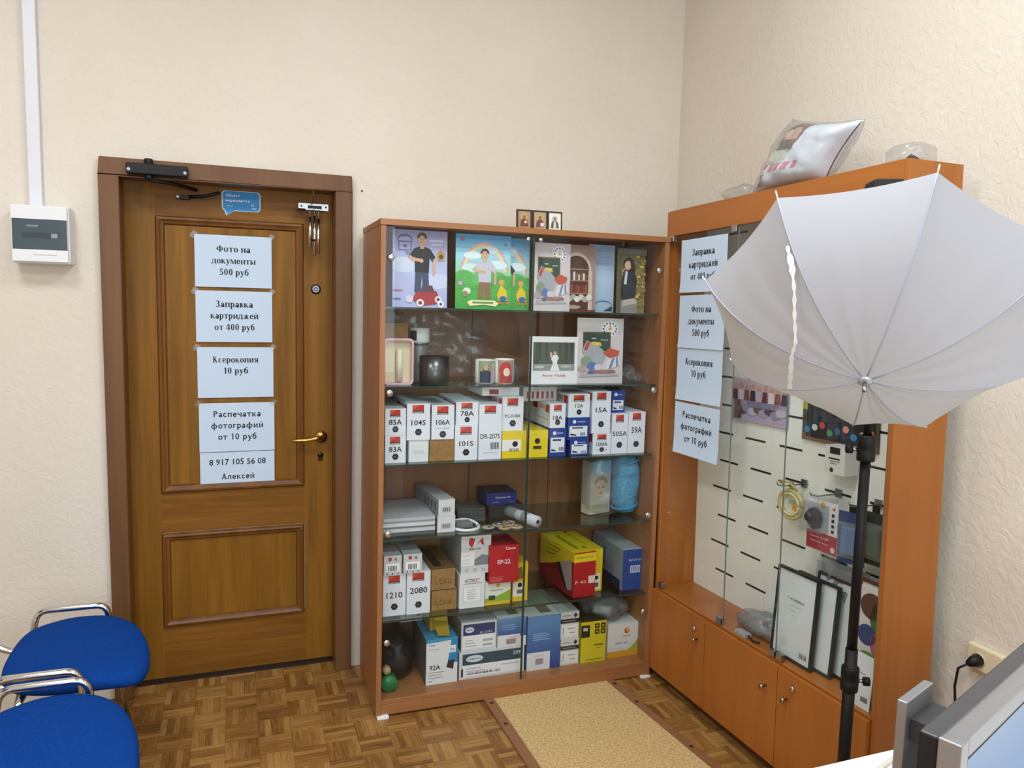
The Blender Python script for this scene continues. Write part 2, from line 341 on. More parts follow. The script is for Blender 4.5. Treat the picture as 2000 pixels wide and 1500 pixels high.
for x in (-ww/2, -ww/6-.03, ww/6-.03, ww/2-.06): fr.box(x, x+.06, -.03, .03, .06, wh-.06, 'plastic')
fr.build('window_frame', wi); MB().rect(-ww/2+.05, ww/2-.05, .05, wh-.05, 'glass').build('window_pane', wi)
for lx, ly in LAMPS:
    o = empty('ceiling_lamp', (lx, ly, 3.31)); tag(o, 'square white ceiling light panel above the room', 'ceiling lamp', 'ceiling light panels')
    MB().box(-.3, .3, -.3, .3, .0, .01, 'plastic').build('lamp_housing', o); MB().box(-.28, .28, -.28, .28, -.003, 0, emit('lamp_diffuser_glow', '#f4f8ff', 2.5)).build('diffuser', o)

# ------------------------------------------------------------------ door
d = struct(empty('door_1', (-2.02, .10, 0)))
def dw(mb, name, par=d, **k): return mb.build(name, par, (2.02, -.10, 0), **k)   # world-coordinate part
x0, x1, yl = -2.424, -1.618, .097
lf = MB(); Y1 = yl+.04
ps = [(-2.312, -1.742, .803, 1.927), (-2.314, -1.744, .232, .636)]
lf.box(x0, ps[0][0], yl, Y1, .012, 2.056, 'oak_v'); lf.box(ps[0][1], x1, yl, Y1, .012, 2.056, 'oak_v')
for za, zb in ((1.927, 2.056), (.636, .803), (.012, .232)): lf.box(ps[0][0], ps[0][1], yl, Y1, za, zb, 'oak_h')
leaf = dw(lf, 'door_leaf')
for a, b2, za, zb in ps:
    fm = MB(); w = .036
    prof = [(0, -.001), (.006, -.012), (.014, -.014), (.022, -.008), (.03, -.006), (w, .004)]
    for i in range(len(prof)-1):
        (t0, y0), (t1, y1) = prof[i], prof[i+1]
        q0 = [(a+t0, yl+y0, za+t0), (b2-t0, yl+y0, za+t0), (b2-t0, yl+y0, zb-t0), (a+t0, yl+y0, zb-t0)]
        q1 = [(a+t1, yl+y1, za+t1), (b2-t1, yl+y1, za+t1), (b2-t1, yl+y1, zb-t1), (a+t1, yl+y1, zb-t1)]
        fm.add(q0+q1, [(k, (k+1) % 4, 4+(k+1) % 4, 4+k) for k in range(4)], 'oakdark')
    dw(fm, 'panel_moulding')
    pm = MB().box(a+w-.004, b2-w+.004, yl+.003, yl+.03, za+w-.004, zb-w+.004, 'oak_v'); dw(pm, 'door_panel')
fx0, fx1, fi0, fi1, fz, fzi = -2.4856, -1.5586, -2.420, -1.626, 2.1187, 2.053
cs = MB()
cs.box(fx0, fi0, -.03, .14, 0, fzi, 'casing'); cs.box(fi1, fx1, -.03, .14, 0, fzi, 'casing'); cs.box(fx0, fx1, -.03, .14, fzi, fz, 'casing')
dw(cs, 'door_frame', bevel=.004)
dw(MB().box(fi0, fi1, .07, .14, 0, .011, P('#241510', .6)), 'threshold')
hd = MB(); hd.cyl((-1.672, yl-.012, 1.018), .026, .012, 'brass', 'Y'); hd.cyl((-1.672, yl-.05, 1.018), .010, .04, 'brass', 'Y')
hd.tube([(-1.672, yl-.05, 1.018), (-1.70, yl-.053, 1.019), (-1.74, yl-.052, 1.012), (-1.79, yl-.045, 1.010), (-1.797, yl-.04, 1.011)], [.010, .0095, .0085, .007, .006], 'brass'); part(dw(hd, 'door_handle'), 'brass lever handle')
kh = MB(); kh.lathe([(.012, 0), (.011, -.004)], P('#5b4326', .3, 1), (-1.675, yl, .936), 'Y'); kh.box(-1.685, -1.665, yl-.004, yl, .912, .936, P('#4a3520', .3, 1)); kh.disc(-1.675, .936, .006, 'black', yl-.0045); kh.rect(-1.678, -1.672, .918, .936, 'black', yl-.0045); dw(kh, 'keyhole_plate')
rs = MB(); rs.lathe([(.021, 0), (.021, -.004), (.016, -.007)], P('#26283a', .35, .3), (-1.693, yl, 1.655), 'Y')
for k in range(8):
    a = k*PI/4; rs.disc(-1.693+.011*math.cos(a), 1.655+.011*math.sin(a), .0035, '#c9ccd6', yl-.0075)
rs.disc(-1.693, 1.655, .004, '#c9ccd6', yl-.0075); dw(rs, 'lock_rosette')

cl = empty('door_closer', (-2.285, -.03, 2.06)); tag(cl, 'black hydraulic door closer screwed to the top left of the door frame', 'door closer')
b = MB(); b.box(-.105, .105, -.045, 0, -.002, .038, 'black'); b.cyl((-.03, -.024, .036), .016, .022, 'black'); b.cyl((-.03, -.024, -.018), .014, .018, 'black'); b.build('closer_body', cl, bevel=.004)
for sx in (-.096, .096): b = MB(); b.disc(sx, .013, .006, '#b9bcc0', -.0455); b.build('screw', cl)
b = MB(); b.tube([(-.03, -.024, -.018), (.06, .03, -.022), (.13, .09, -.03)], .007, 'black'); b.build('closer_arm', cl)
b = MB(); b.box(.055, .105, .104, .126, -.066, -.05, 'black'); b.tube([(.10, .106, -.056), (.16, .10, -.05), (.215, .085, -.035)], .0065, 'black'); b.disc(.06, -.058, .005, '#d0d2d4', .1035); b.build('arm_shoe', cl)

st = MB(); pts = []
for cx, cz, a0 in ((-1.930, 2.027, 0), (-2.047, 2.027, 90), (-2.047, 1.977, 180), (-1.930, 1.977, 270)):
    for k in range(6): a = math.radians(a0+18*k); pts.append((cx+.014*math.cos(a), cz+.014*math.sin(a)))
def spk(sc, y, m):
    cx, cz = -1.9885, 2.002
    st.poly([(cx+(p[0]-cx)*sc, cz+(p[1]-cz)*sc) for p in pts], m, y)
    st.poly([(cx+(p[0]-cx)*sc, cz+(p[1]-cz)*sc) for p in ((-2.0595, 1.985), (-2.045, 1.944), (-2.015, 1.963), (-2.0, 1.975))], m, y+.0001)
spk(1.03, .0962, '#b9d9ef'); spk(.97, .0958, '#1f86c8')
for i, (tx, w) in enumerate((('Объект', .055), ('охраняется', .092))): st.text(tx, -2.048, 2.024-.020*i, .011, 'white', .0954, w, 'plain', left=True)
st.text('звонок', -2.046, 1.982, .006, '#bfe0f5', .0954, left=True, bold='plain'); st.text('24', -1.945, 1.988, .008, 'white', .0954); st.text('часа', -1.94, 1.976, .007, 'white', .0954, None, 'plain')
tag(st.build('security_sticker'), 'blue speech bubble sticker on the door above the upper panel', 'sticker')

ch = empty('wind_chime', (-1.71, .06, 1.99)); tag(ch, 'metal wind chime of three tubes hanging at the top right of the door', 'wind chime')
b = MB(); b.box(-.058, .062, -.03, -.026, -.012, .014, 'steel'); b.box(-.058, -.03, -.03, .036, -.012, -.008, 'steel'); b.box(-.02, .035, -.034, -.029, -.006, .006, 'black'); b.disc(-.046, .002, .004, 'black', -.0305); b.disc(.052, .002, .004, 'black', -.0305); b.build('bracket', ch)
for x, za, zb in ((-.012, -.04, -.165), (.006, -.035, -.20), (.022, -.045, -.19)):
    t_ = MB(); t_.cyl((x, -.03, zb), .0062, za-zb, 'chrome'); t_.tube([(x, -.03, za), (x, -.03, -.008)], .0012, 'steel', 6); t_.build('chime_tube', ch)
t_ = MB(); t_.tube([(0, -.035, -.008), (0, -.040, -.13)], .001, 'black', 6); t_.cyl((0, -.040, -.14), .008, .008, 'black'); t_.build('clapper', ch)
b = MB(); b.tube([(-.005, -.085, .065), (-.005, -.095, .055), (-.005, -.092, .03), (-.005, -.05, .012), (-.005, -.03, .01)], .002, P('#7a5a34', .4, .8)); b.build('hook', ch)

# ------------------------------------------------------------------ electric box and duct
eb = empty('fuse_box', (-2.668, 0, 1.715)); tag(eb, 'white plastic fuse box with smoked cover on the wall left of the door', 'fuse box')
MB().box(-.093, .092, -.085, 0, 0, .205, 'plastic').build('box_body', eb, bevel=.006)
b = MB(); b.box(-.087, .086, -.1, -.083, .155, .2, 'plastic'); b.box(-.087, .086, -.1, -.083, .006, .047, 'plastic'); b.box(-.087, -.0852, -.1, -.083, .047, .155, 'plastic'); b.box(.0852, .086, -.1, -.083, .047, .155, 'plastic'); b.box(-.02, .05, -.103, -.1, .03, .045, 'plastic'); b.build('front_cover', eb, bevel=.003)
b = MB(); b.box(-.085, .085, -.098, -.082, .048, .154, P('#4a5962', .12)); b.rect(-.055, .06, .088, .108, '#303c43', -.0985); b.rect(.035, .055, .09, .106, '#8d979d', -.0988); b.rect(-.04, -.005, .128, .134, '#7d8b93', -.0988); b.build('smoked_window', eb)
b = MB(); b.box(-2.713, -2.671, -.028, 0, 1.92, 3.32, P('#dcdfe6', .4)); o = b.build('cable_duct', bevel=.003); tag(o, 'white plastic cable duct running up the wall from the fuse box', 'cable duct')
b = MB(); b.lathe([(.004, 0), (.003, -.006)], '#4a3b2a', (-1.514, 0, 2.066), 'Y', 10); tag(b.build('nail'), 'small dark nail in the wall right of the door frame top', 'nail')

# ------------------------------------------------------------------ door and cabinet paper signs
def sign(name, x, z0, w, h, lines, label, mtx=None, y=0, fs=None, folds=(), tape=True, style='serif'):
    b = MB(); b.box(-w/2, w/2, 0, .0006, 0, h, 'paper')
    for tx, zz, hh, wd in lines: b.text(tx, 0, zz*h, hh, 'ink', -.0004, wd*w, style if style == 'serif' or not tx[0].isdigit() else .012)
    for za in folds: b.rect(-w/2, w/2, za*h-.0008, za*h+.0008, '#c3c8d0', -.0003)
    if tape:
        for sx in (-1, 1): b.poly([(sx*w/2-.018, h-.008), (sx*w/2-.002, h-.018), (sx*w/2+.014, h+.006), (sx*w/2-.004, h+.014)], 'film', -.0006)
    if mtx is None: o = b.build(name, None, (x, y, z0))
    else: p = mtx @ Vector((x, y, z0)); o = b.build(name, None, p, mtx.to_euler())
    return tag(o, label, 'paper sign', 'printed price signs')
T1 = [('Фото на', .745, .027, .44), ('документы', .52, .027, .575), ('500 руб', .30, .027, .385)]
T2 = [('Заправка', .75, .027, .49), ('картриджей', .525, .027, .63), ('от 400 руб', .30, .027, .525)]
T3 = [('Ксерокопия', .76, .027, .60), ('10 руб', .54, .027, .32)]
T4 = [('Распечатка', .78, .027, .62), ('фотографий', .55, .027, .69), ('от 10 руб', .32, .027, .51)]
ys = .0935
sign('paper_sign', -2.0203, 1.6519, .297, .21, T1, 'white paper sign for 500 rouble document photos on the wooden door', y=ys)
sign('paper_sign', -2.0197, 1.4268, .297, .21, T2, 'white paper sign for cartridge refills on the wooden door', y=ys)
sign('paper_sign', -2.017, 1.1961, .297, .21, T3, 'white paper sign for 10 rouble photocopies on the wooden door', y=ys)
sign('paper_sign', -2.0145, .9655, .297, .208, T4, 'white paper sign for photo printing on the wooden door', y=ys, style='plain')
sign('paper_sign', -2.0145, .822, .295, .146, [('8 917 105 56 08', .70, .025, .76), ('Алексей', .28, .026, .44)], 'white paper strip with a phone number, lowest sheet on the wooden door', y=ys, tape=False, style='plain')

# ------------------------------------------------------------------ display cabinet on the back wall
MB_ = Matrix.Translation((-1.525, -.4683, 0)) @ Matrix.Rotation(-.0067, 4, 'Z') @ Matrix.Rotation(.0042, 4, 'Y')
MR_ = Matrix.Translation((-.3131, -.4825, 0)) @ Matrix.Rotation(.0257-PI/2, 4, 'Z') @ Matrix.Rotation(-.019, 4, 'Y')
CW, CD, CH = 1.1995, .4225, 1.908
bc = empty('display_cabinet', MB_.translation, MB_.to_euler()); tag(bc, 'tall brown laminate display cabinet with two glass doors against the back wall', 'display cabinet')
MB().box(0, .02, 0, CD, .012, CH-.022, 'lam').build('side_panel', bc, bevel=.001); MB().box(CW-.02, CW, 0, CD, .012, CH-.022, 'lam').build('side_panel', bc, bevel=.001)
MB().box(-.002, CW+.002, -.004, CD, CH-.022, CH, 'lamx').build('top_panel', bc, bevel=.001)
MB().box(.02, CW-.02, .006, CD-.008, .052, .07, 'lamx').build('bottom_panel', bc, bevel=.001)
MB().box(.02, CW-.02, .004, .02, .010, .0515, 'lamx').build('plinth', bc, bevel=.001)
b = MB(); b.box(.02, .474, CD-.008, CD-.002, .052, CH-.022, 'lamback'); b.box(.478, .858, CD-.008, CD-.002, .052, CH-.022, 'lamback'); b.box(.862, CW-.02, CD-.008, CD-.002, .052, CH-.022, 'lamback'); b.box(.47, .866, CD-.002, CD, .052, CH-.022, 'dark'); b.build('back_panel', bc)
SH = {1: 1.587, 2: 1.289, 3: .988, 4: .696, 5: .374}
for k, z in SH.items():
    b = MB(); b.box(.0205, CW-.0205, .032, .41, z-.004, z+.003, 'shelf'); b.box(.0205, CW-.0205, .03, .032, z-.004, z+.003, 'shelfedge'); b.build('glass_shelf', bc)
    SH[k] = z+.003
for x in (.004, CW-.045):
    MB().box(x, x+.045, -.012, .03, 0, .012, 'white').build('foot', bc, bevel=.002)
for x0_, x1_, hx in ((.022, .598, .040), (.601, CW-.022, CW-.040)):
    b = MB(); b.rect(x0_, x1_, .073, CH-.026, 'glass', .010); ed = x1_ if hx < .5 else x0_
    b.box(ed-.0025, ed+.0025, .0085, .0125, .073, CH-.026, 'shelfedge'); dr = b.build('glass_door', bc)
    for z in (1.77, 1.27, .73, .30):
        h_ = MB(); h_.lathe([(.013, .009), (.013, .004), (.010, .001)], 'chrome', (hx, 0, z), 'Y'); h_.build('hinge', dr)
    kx = .573 if hx < .5 else .625
    h_ = MB(); h_.lathe([(.009, .010), (.009, .002), (.006, -.001)], 'chrome', (kx, 0, 1.866), 'Y'); h_.build('knob', dr)

def place(o, mt, p, rz=0):
    o.location = mt @ Vector(p); o.rotation_euler = (mt @ Matrix.Rotation(rz, 4, 'Z')).to_euler(); return o
# picture helper: shapes in 0..1 panel space drawn flat on the front of a board
def pic(w, h, bg, shapes, th=.004, edge=None):
    b = MB(); b.box(-w/2, w/2, 0, th, 0, h, edge or bg if isinstance(bg, str) else (edge or bg[0][1]))
    y = -.0003
    if not isinstance(bg, str):
        n = 16
        def cat(t):
            for (a, c1), (a2, c2) in zip(bg, bg[1:]):
                if a <= t <= a2:
                    k = (t-a)/(a2-a); A = [int(c1[i:i+2], 16) for i in (1, 3, 5)]; B = [int(c2[i:i+2], 16) for i in (1, 3, 5)]
                    return '#%02x%02x%02x' % tuple(round(x+(z-x)*k) for x, z in zip(A, B))
        for i in range(n): b.rect(-w/2, w/2, h*i/n, h*(i+1)/n, cat((i+.5)/n), y)
        y -= .0002
    X = lambda x: (x-.5)*w
    def clip(pts):
        for ax, lim, sg in ((0, -w/2, 1), (0, w/2, -1), (1, 0, 1), (1, h, -1)):
            o_ = []
            for i in range(len(pts)):
                p, q = pts[i-1], pts[i]; dp, dq = (p[ax]-lim)*sg, (q[ax]-lim)*sg
                if (dp >= 0) != (dq >= 0): t = dp/(dp-dq); o_.append((p[0]+(q[0]-p[0])*t, p[1]+(q[1]-p[1])*t))
                if dq >= 0: o_.append(q)
            pts = o_
            if not pts: break
        return pts
    raw = b.poly
    def cpoly(pts, m, y=0.0):
        c = clip(list(pts)); return raw(c, m, y) if len(c) > 2 else b
    b.poly = cpoly
    for s in shapes:
        k = s[0]
        if k == 'r': b.rect(X(s[1]), X(s[2]), s[3]*h, s[4]*h, s[5], y)
        elif k == 'd': b.disc(X(s[1]), s[2]*h, s[3]*w, s[5], y, s[4]*h)
        elif k == 'p': b.poly([(X(x), z*h) for x, z in s[1]], s[2], y)
        elif k == 't': b.text(s[1], X(s[2]), s[3]*h, s[4]*h, s[5], y, s[6]*w if len(s) > 6 else None)
        elif k == 'arc':
            cx, cz, rx, rz, wd, cl_ = s[1:7]; a0, a1 = (s[7], s[8]) if len(s) > 7 else (0, 180)
            for q in range(14):
                aa, ab = math.radians(a0+(a1-a0)*q/14), math.radians(a0+(a1-a0)*(q+1)/14)
                b.poly([(X(cx+(rx-wd)*math.cos(aa)), (cz+(rz-wd)*math.sin(aa))*h), (X(cx+rx*math.cos(aa)), (cz+rz*math.sin(aa))*h), (X(cx+rx*math.cos(ab)), (cz+rz*math.sin(ab))*h), (X(cx+(rx-wd)*math.cos(ab)), (cz+(rz-wd)*math.sin(ab))*h)], cl_, y)
        y -= .00012
    b.poly = raw
    return b
def clock(cx, cz, r_): # numbered ring
    L = [('d', cx, cz, r_, r_*.62, '#d9d4dc'), ('d', cx, cz, r_*.86, r_*.86*.62, '#f0ecf0')]
    for k in range(12): L.append(('d', cx+r_*.68*math.cos(k*PI/6), cz+r_*.68*.62*math.sin(k*PI/6), r_*.10, r_*.06, '#575372'))
    return L+[('r', cx-.004, cx+.008, cz, cz+r_*.36, '#494a66'), ('d', cx, cz, r_*.15, r_*.09, '#d9a84a')]
def boy(shirt, pants, skin='#d6a98c', hair='#4b382b', x=.5, z=.25, s=1.0):
    q = lambda a, c: (x+a*s, z+c*s)
    return [('p', [q(-.13, .0), q(-.02, .0), q(0, .2), q(.02, .0), q(.13, .0), q(.11, .28), q(-.11, .28)], pants),
     ('p', [q(-.12, .24), q(.12, .24), q(.13, .42), q(.2, .36), q(.23, .44), q(.14, .53), q(.05, .555), q(-.05, .555), q(-.14, .53), q(-.24, .42), q(-.18, .38), q(-.13, .44)], shirt),
     ('p', [q(.19, .20), q(.23, .22), q(.235, .43), q(.19, .40)], skin), ('p', [q(-.24, .42), q(-.18, .38), q(-.02, .37), q(-.02, .41), q(-.15, .42), q(-.2, .45)], skin),
     ('d', x-.01*s, z+.385*s, .035*s, .025*s, skin), ('r', x-.035*s, x+.035*s, z+.53*s, z+.59*s, skin), ('d', x, z+.645*s, .078*s, .066*s, skin),
     ('arc', x, z+.65*s, .088*s, .078*s, .035*s, hair, 5, 175), ('d', x-.03*s, z+.65*s, .009*s, .006*s, '#3a2c24'), ('d', x+.03*s, z+.65*s, .009*s, .006*s, '#3a2c24'), ('r', x-.025*s, x+.025*s, z+.607*s, z+.612*s, '#a8675c')]
SCH = lambda: [('p', [(0, 0), (1, 0), (1, .12), (0, .2)], '#cfc8cc')]+clock(.70, .84, .21)+[('r', .12, .72, .46, .79, '#6b5a40'), ('r', .15, .70, .48, .77, '#31493d'), ('r', .30, .40, .68, .70, '#a9b8ac'), ('r', .5, .66, .66, .675, '#a9b8ac'),
  ('p', [(.1, .5), (.2, .66), (.45, .58), (.65, .45), (.55, .3), (.25, .32)], '#a8aab4'), ('p', [(.14, .52), (.22, .65), (.28, .62), (.2, .5)], '#c74a3a'), ('p', [(.3, .6), (.52, .57), (.5, .63), (.32, .64)], '#e2c14f'),
  ('p', [(.55, .46), (.7, .55), (.92, .5), (.86, .38), (.7, .4)], '#c4553d'), ('p', [(.6, .2), (.95, .28), (.9, .42), (.66, .38)], '#d8dbe4'), ('p', [(.68, .22), (.75, .24), (.82, .40), (.76, .39)], '#8688a0'), ('p', [(.85, .26), (.9, .27), (.88, .41), (.84, .4)], '#8688a0'),
  ('d', .2, .34, .12, .08, '#8a9a84'), ('d', .32, .27, .1, .06, '#5d74b8'), ('d', .45, .25, .08, .05, '#c9ccd8'), ('d', .12, .23, .1, .05, '#b5a5a0'), ('p', [(.2, .13), (.85, .17), (.8, .21), (.3, .2)], '#9c6a70'), ('p', [(.05, .1), (.9, .12), (.9, .14), (.1, .16)], '#b7b0b8'), ('d', .3, .17, .08, .03, '#6c6a80'), ('d', .62, .19, .1, .025, '#a9826c')]
RB = lambda: [('arc', .52, .48, .44, .42, .05, '#e0a8b4', 5, 175), ('arc', .52, .48, .40, .385, .04, '#e8dca8', 5, 175), ('arc', .52, .48, .36, .35, .04, '#b8d8c8', 5, 175), ('arc', .52, .48, .33, .315, .04, '#b9c4e4', 5, 175),
  ('d', .3, .72, .16, .05, '#dff0f8'), ('d', .62, .8, .14, .05, '#d3ebf6'), ('d', .75, .6, .18, .06, '#d8eef4'), ('d', .3, .55, .2, .06, '#cfeaec'), ('d', .12, .93, .04, .03, '#a06a8a'), ('d', .9, .88, .03, .02, '#a06a8a'),
  ('d', .15, .42, .18, .1, '#5fb25a'), ('d', .4, .4, .12, .08, '#6cbc60'), ('d', .72, .42, .2, .09, '#58ac52'), ('d', .9, .38, .2, .08, '#4da34c'), ('p', [(0, .3), (1, .34), (1, .3), (0, .26)], '#4fae48')]
RB2 = [('d', .2, .24, .07, .045, '#e6e6dc'), ('d', .17, .20, .05, .04, '#9c8a72'), ('p', [(.74, .2), (.82, .34), (.92, .26), (.94, .12), (.78, .12)], '#e3c32e'), ('d', .83, .37, .055, .04, '#e0a24a'), ('d', .86, .15, .07, .035, '#3a62a8'), ('d', .8, .09, .04, .02, '#d46a50'), ('d', .93, .09, .035, .02, '#d46a50'), ('d', .08, .34, .04, .03, '#d8a0c8')]
def frontpic(name, cab, u0, u1, z0, z1, v, bg, shp, label, cat, group=None, tilt=.0, th=.004, rz=0, edge=None):
    b = pic(u1-u0, z1-z0, bg, shp, th, edge); o = b.build(name)
    o.location = cab @ Vector(((u0+u1)/2, v, z0)); o.rotation_euler = (cab @ Matrix.Rotation(rz, 4, 'Z') @ Matrix.Rotation(-tilt, 4, 'X')).to_euler()
    return tag(o, label, cat, group)
z = SH[1]; G = 'printed photo covers on the top shelf'
car = [('p', [(.36, .1), (.42, .2), (.8, .22), (.86, .12), (.8, .05), (.5, .02)], '#a8323c'), ('p', [(.5, .2), (.54, .29), (.72, .29), (.76, .21)], '#55424c'), ('d', .5, .06, .07, .05, '#e8e4ea'), ('d', .5, .06, .035, .025, '#8a2a34'), ('d', .83, .11, .06, .045, '#e8e4ea'), ('d', .83, .11, .03, .022, '#8a2a34'), ('d', .3, .11, .07, .05, '#d8cfe0'), ('d', .88, .05, .06, .045, '#f0eef4'), ('d', .88, .05, .025, .018, '#2c2c3c'), ('r', .0, .18, .21, .225, '#b87888'), ('r', 0, .15, .10, .115, '#5f5c80')]
frontpic('photo_cover', MB_, .057, .268, z, 1.881, .065, [(0, '#aeb4e0'), (.5, '#bcc4ea'), (1, '#a6a4d2')], [('d', .2, .55, .25, .1, '#d0d8f2'), ('d', .8, .35, .3, .1, '#ccd4f0'), ('arc', .22, .86, .14, .08, .02, '#565a94', 0, 180), ('r', .09, .35, .84, .855, '#565a94'), ('r', .1, .12, .73, .84, '#6a6ea6'), ('r', .32, .34, .73, .84, '#6a6ea6'), ('r', .1, .34, .73, .745, '#6a6ea6'), ('d', .22, .79, .04, .02, '#8c6a9c'), ('r', .67, .92, .86, .885, '#cfd6f4'), ('r', .7, .9, .81, .835, '#cfd6f4'), ('p', [(.8, .7), (.88, .77), (.96, .7), (.94, .61), (.82, .61)], '#b8925c'), ('d', .88, .67, .04, .03, '#5f3c28'), ('d', .28, .71, .06, .03, '#8590a8')]+boy('#23222c', '#3d4a6a', x=.53, z=.2, s=1.06)+car, 'lilac photo cover of a boy in a black shirt with a red toy car', 'photo cover', G, .04)
frontpic('photo_cover', MB_, .300, .525, z, 1.878, .060, [(0, '#3f9e3c'), (.32, '#58b84a'), (.5, '#9fd6b0'), (.75, '#9fdaf0'), (1, '#3f9ad6')], RB()+boy('#c8c6d4', '#8d6d52', x=.52, z=.14, s=.93)+RB2+[('p', [(.2, .09), (.27, .12), (.7, .12), (.78, .08), (.72, .04), (.5, .06), (.25, .04)], '#ece6b8'), ('r', .3, .68, .075, .10, '#6d8a4a')], 'green photo cover of a child under a rainbow, in front of its twin', 'photo cover', G, .04)
frontpic('photo_cover', MB_, .395, .613, z, 1.874, .085, [(0, '#3f9e3c'), (.32, '#58b84a'), (.5, '#9fd6b0'), (.75, '#8fd0ec'), (1, '#3590d0')], RB()+boy('#23222c', '#3a3a44', x=.5, z=.14, s=.93)+RB2, 'green rainbow photo cover half hidden behind its twin', 'photo cover', G, .03)
frontpic('photo_cover', MB_, .620, .781, z, 1.862, .060, '#d3cbcc', SCH(), 'grey school photo cover with clock and green chalkboard on the top shelf', 'photo cover', G, .03)
bk = [('r', 0, 1, 0, 1, '#a58a80'), ('arc', .42, .62, .44, .27, .05, '#d6c6ba', 0, 180), ('r', .0, .07, .02, .62, '#cdbcae'), ('r', .78, .9, .02, .62, '#cdbcae'), ('r', .07, .78, .02, .64, '#5a3a30'), ('arc', .42, .62, .37, .22, .22, '#5a3a30', 0, 180), ('r', .07, .78, .46, .475, '#a98a74'), ('r', .07, .78, .27, .285, '#a98a74'), ('r', .07, .78, .63, .645, '#a98a74')]
for k in range(9):
    bk.append(('r', .10+k*.072, .16+k*.072, .475, .60-.02*(k % 3), ['#8b5446', '#c9bfb4', '#6b5a50', '#e0d6cc'][k % 4])); bk.append(('r', .10+k*.072, .16+k*.072, .285, .41-.02*(k % 2), ['#7a3a34', '#8b4a3e', '#9c5b48'][k % 3]))
bk += [('d', .2+.12*k, .19+.03*(k % 2), .09, .045, ['#d6ccc4', '#b8aca8', '#e4dcd4'][k % 3]) for k in range(6)]+[('d', .3, .07, .25, .03, '#b49f86'), ('r', 0, 1, 0, .03, '#6b3b34')]
frontpic('photo_cover', MB_, .755, .904, z, 1.862, .078, '#a58a80', bk, 'brown photo cover of an arched bookcase on the top shelf', 'photo cover', G, .03)
frontpic('photo_cover', MB_, .880, 1.0, z, 1.870, .10, [(0, '#9cb6d0'), (.5, '#b4cae0'), (1, '#8fabcd')], [('r', .2, .85, .90-.022*k, .905-.022*k, '#7f98b8') for k in range(10)]+[('r', .85, .9, .9, .91, '#e6eef6'), ('arc', .6, .1, .35, .08, .02, '#5c7694', 10, 170), ('p', [(.6, .02), (.95, .02), (.95, .1)], '#2f3b4c'), ('p', [(.15, .1), (.25, .1), (.27, .3), (.15, .35)], '#3a4560')], 'plain pale blue photo cover with fine lines of print on the top shelf', 'photo cover', G, .02)
leaves = [('d', random.random(), random.random(), .07, .025, random.choice(['#b59a52', '#8f7a40', '#c9b060', '#6d6238', '#a8894a'])) for k in range(70)]
frontpic('photo_cover', MB_, 1.003, 1.133, z, 1.858, .075, '#857748', leaves+[('r', 0, .12, 0, 1, '#5c564c'), ('p', [(.1, .22), (.62, .22), (.68, .5), (.6, .62), (.42, .66), (.2, .62), (.12, .5)], '#2c2b30'), ('p', [(.2, .45), (.3, .44), (.34, .64), (.26, .66)], '#c8ccd4'), ('d', .38, .76, .2, .11, '#33261e'), ('d', .34, .74, .12, .07, '#d0a68c'), ('p', [(.4, .84), (.58, .78), (.6, .6), (.48, .62)], '#33261e'), ('r', .1, .7, .0, .2, '#8d8680'), ('p', [(.15, .1), (.7, .16), (.62, .24), (.2, .2)], '#b8b2a8'), ('r', .0, 1, .90, 1, '#6a6150')], 'photo cover of a girl in a dark suit against autumn leaves', 'photo cover', G, .03)

# ---- second shelf
z = SH[2]
o = empty('kraft_box'); place(o, MB_, (.085, .17, z)); tag(o, 'brown cardboard box with clear film behind the pink tray', 'cardboard box')
MB().box(-.055, .055, 0, .16, 0, .235, 'kraft').build('carton', o)
b = MB(); blob(b, (0, .06, .258), (.05, .05, .03), 'film', .5, 30, 3, 3); b.build('clear_film', o)
o = empty('pink_tray'); place(o, MB_, (.089, .09, z), .0); tag(o, 'pink framed tray with cream inside standing upright on the second shelf', 'tray')
def rrect(x0, x1, z0, z1, r_, n=6):
    P_ = []
    for cx, cz, a0 in ((x1-r_, z1-r_, 0), (x0+r_, z1-r_, 90), (x0+r_, z0+r_, 180), (x1-r_, z0+r_, 270)):
        for k in range(n+1): a = math.radians(a0+90*k/n); P_.append((cx+r_*math.cos(a), cz+r_*math.sin(a)))
    return P_
def ring(mb, P0, P1, y0, y1, m):
    n = len(P0); mb.add([(x, y0, z_) for x, z_ in P0]+[(x, y1, z_) for x, z_ in P1], [(k, (k+1) % n, n+(k+1) % n, n+k) for k in range(n)], m, False)
A, B2 = rrect(-.058, .058, 0, .178, .016), rrect(-.051, .051, .008, .170, .012)
b = MB(); ring(b, A, B2, 0, 0, P('#d9b0bd', .4)); ring(b, A, A, .03, 0, P('#d9b0bd', .4)); ring(b, B2, B2, 0, .024, P('#d9b0bd', .4)); b.poly(A, P('#d9b0bd', .4), .03); b.build('tray_rim', o)
b = MB(); b.poly(B2, '#d8cba8', .024); b.build('tray_inside', o); b = MB(); b.lathe([(.013, 0), (.012, .125)], '#e6dfca', (.004, .0135, .012), 'Z', 16); b.build('candle', o)
o = empty('glass_jar'); place(o, MB_, (.195, .21, z)); tag(o, 'clear glass jar under a white mug at the back of the second shelf', 'jar')
MB().lathe([(.036, 0), (.036, .10), (.033, .125), (.034, .150)], 'bubble').build('jar_body', o); MB().lathe([(.036, .150), (.036, .156)], 'steel').build('jar_lid', o)
